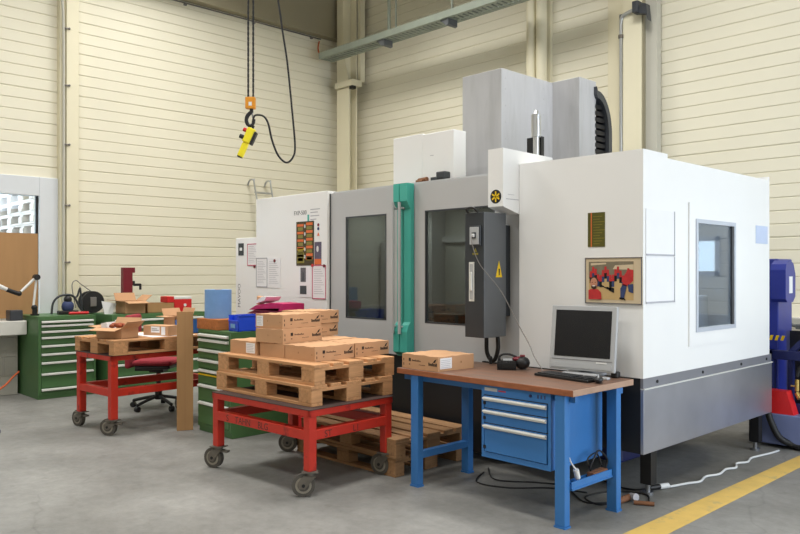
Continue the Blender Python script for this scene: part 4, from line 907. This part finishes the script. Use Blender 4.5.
# ---- blue machinery behind
t=thing('chip_conveyor','dark blue chip conveyor with rounded head behind the machine','conveyor',(-2.6,7.4,0),world=True)
b=B(); b.box(-2.95,-2.58,7.25,7.6,.3,1.66,bev=.01); b.build('tower','navy',t)
b=B(); n=10; Yc=7.33; prof=[(7.12,1.30),(7.16,1.27),(7.30,1.27),(7.36,1.32),(7.36,1.52),(7.31,1.62),(7.22,1.645),(7.14,1.61),(7.12,1.56)]
b.prism(prof,-2.60,-2.47,'X'); hd=b.build('drive_head','navy',t)
b=B(); b.box(-2.47,-2.467,7.20,7.28,1.35,1.50); b.build('label','paper',hd)
b=B()
for k in range(3): b.prism([(-2.66+k*.05,.92),(-2.635+k*.05,.92),(-2.62+k*.05,.965),(-2.645+k*.05,.965)],7.246,7.25,'Y',mi=k%2 and 0)
b.build('hazard_stripes',['sign_yellow','black'],t)
b=B(); b.box(-2.66,-2.58,7.12,7.2,.30,.84,bev=.004); b.box(-2.66,-1.9,7.12,7.2,.76,.84,bev=.004); b.box(-2.66,-1.9,7.12,7.2,.30,.38,bev=.004); b.box(-2.46,-2.42,7.14,7.2,.38,.76); b.prism([(-2.46,.84),(-2.40,.84),(-2.10,1.14),(-2.18,1.14)],7.14,7.2,'Y'); b.box(-2.55,-1.9,7.45,7.5,.3,1.0,mi=1); b.build('frame',['navy_dark','black'],t)
b=B(); b.box(-2.70,-1.8,6.98,7.9,.03,.30,bev=.01); b.build('base_tank','bottom_blue',t)
b=B(); b.prism([(-2.60,.30),(-2.36,.30),(-2.42,.50),(-2.60,.50)],6.99,7.11,'Y'); b.build('red_wedge','redbox',t)
t2=t
b=B(); b.cyl((-2.37,7.10,.50),(-2.37,7.10,.60),.018,12); b.cyl((-2.37,7.10,.48),(-2.34,7.08,.44),.022,12); b.cyl((-2.42,7.10,.54),(-2.37,7.10,.54),.008,10); b.build('brass_valve','brass',t)
b=B(); b.tube([(-2.56,6.93,.34),(-2.52,6.93,.22),(-2.46,6.95,.10),(-2.36,7.0,.045),(-2.22,6.98,.035),(-2.0,6.9,.035)],.028,10); single('black_hose',b,'rubber','thick black hose curving from the machine down to the floor','hose',(-2.4,6.95,.0))
b=B(); b.tube([(-2.30,7.11,.72),(-2.35,7.10,.70),(-2.37,7.10,.62)],.016); b.build('black_elbow','black',t)
t=thing('grey_cabinet','grey metal cabinet against the wall behind the blue conveyor','cabinet',(-2.6,8.1,0),world=True)
b=B(); b.box(-3.02,-1.9,7.95,8.40,0,.97,bev=.01); b.build('body','beige_box',t)
b=B(); b.box(-2.96,-2.52,7.944,7.95,.1,.90,bev=.003); b.cyl((-2.56,7.93,.6),(-2.56,7.95,.6),.015,10); b.build('door','beige_box',t)
b=B(); b.tube([(-2.97,8.15,.99),(-2.85,8.15,1.03),(-2.72,8.12,1.0),(-2.62,8.1,1.02)],.018); b.box(-2.72,-2.5,8.1,8.2,.971,1.02,bev=.005); b.box(-2.98,-2.92,8.1,8.16,.971,1.03,bev=.005); single('loose_tools',b,'cab_grey','jumble of dark tools lying on top of the grey metal cabinet','tools',(-2.8,8.15,.97))
# ---- blue corner item at the left frame edge, red-orange hose by the wall
t=thing('blue_clamp','small dark blue metal clamp on the floor at the left picture edge','clamp',(-7.90,2.22,0),20)
b=B(); b.box(-.10,.05,-.05,.05,0,.035,bev=.005); b.box(-.10,.0,-.04,.04,.035,.10,bev=.01); b.cyl((.05,0,.03),(.09,0,.03),.015,10); b.build('body','navy_dark',t)
b=B(); b.tube([(-10.1,3.14,.30),(-10.05,3.05,.24),(-10.0,2.95,.16),(-9.95,2.8,.09),(-9.9,2.55,.03)],.012); single('orange_hose',b,'orange_wire','thin orange hose hanging down by the block wall left of the green cabinet','hose',(-10.0,2.9,0))
# ---- pallets stacked outside the window
def out_pallet():
    b=B(); s=.178/.144
    for y,w_ in((-.35,.1),(0,.145),(.35,.1)): b.box(-.6,.6,y-w_/2,y+w_/2,0,.022*s)
    for xx in(-.5275,0,.5275):
        for y in(-.35,0,.35): b.box(xx-.0725,xx+.0725,y-.07,y+.07,.022*s,.1*s)
        b.box(xx-.0725,xx+.0725,-.4,.4,.1*s,.122*s)
    for y,w_ in((-.3275,.145),(-.17,.1),(0,.145),(.17,.1),(.3275,.145)): b.box(-.6,.6,y-w_/2,y+w_/2,.122*s,.1435*s)
    return b
first=None; k_=0
for st,(x,y,n) in enumerate(((-12.9,4.45,16),(-14.15,4.5,16),(-13.6,5.55,16))):
    for k in range(n):
        if first is None:
            o=out_pallet().build('stacked_pallet','wood_out'); first=o
        else: o=first.copy(); C.objects.link(o)
        o.location=(x+random.uniform(-.015,.015),y+random.uniform(-.015,.015),-.02+k*.178)
        tag(o,'pale wooden pallet in the tall outdoor stacks seen through the window','pallet','pallets stacked outdoors')
# ================================================================ CAMERA
cam=bpy.data.cameras.new('camera'); co=bpy.data.objects.new('camera',cam); C.objects.link(co)
co.location=(0,0,1.54); co.rotation_euler=(R(90),0,math.atan2(788,759))
cam.sensor_width=36; cam.lens=759*36/800; cam.shift_y=(272-267)/800; cam.clip_start=.05; cam.clip_end=200
S.camera=co
# ================================================================ LIGHT
def area(name,loc,rot,sx,sy,power,col,spread=180):
    l=bpy.data.lights.new(name,'AREA'); l.shape='RECTANGLE'; l.size=sx; l.size_y=sy; l.energy=power; l.color=col; l.spread=R(spread)
    o=bpy.data.objects.new(name,l); C.objects.link(o); o.location=loc; o.rotation_euler=rot; return o
# hall lamps under the roof
for x,y,p in((-7.6,-2.0,95),(-7.6,2.6,110),(-7.4,5.9,110),(-3.4,-2.0,105),(-3.4,2.6,92),(-3.4,6.0,125),(.3,-2.0,95),(.3,2.6,75),(-9.3,4.6,45)):
    area('ceiling_lamp',(x,y,6.6),(0,0,0),1.6,1.0,p,(1.0,.98,.945),140)
area('chamber_fill_light',(-5.2,5.2,2.15),(0,0,0),.9,.3,15,(1,.98,.9))  # added fill lights inside the chamber, brighten the view through the panes
area('chamber_fill_light',(-4.0,5.2,2.15),(0,0,0),.3,.3,4,(1,.98,.9))
# daylight through the gate in the right wall plus an added fill light at the windowless front wall
area('gate_daylight',(X1-.05,5.6,2.0),(0,R(90),0),3.6,3.6,240,(.74,.85,1.0))
area('front_fill_light',(-3,Y0+.05,4.8),(R(75),0,0),12,2.4,120,(.97,.98,1.0))
w=bpy.data.worlds.new('world'); S.world=w; w.use_nodes=True; bg=w.node_tree.nodes['Background']; bg.inputs[0].default_value=(.90,.95,1,1); bg.inputs[1].default_value=5.5
S.view_settings.view_transform='Standard'; S.view_settings.look='None'; S.view_settings.gamma=1; S.view_settings.use_curve_mapping=False; S.view_settings.exposure=0
for o in bpy.data.objects:
    if '_o' in o: del o['_o']
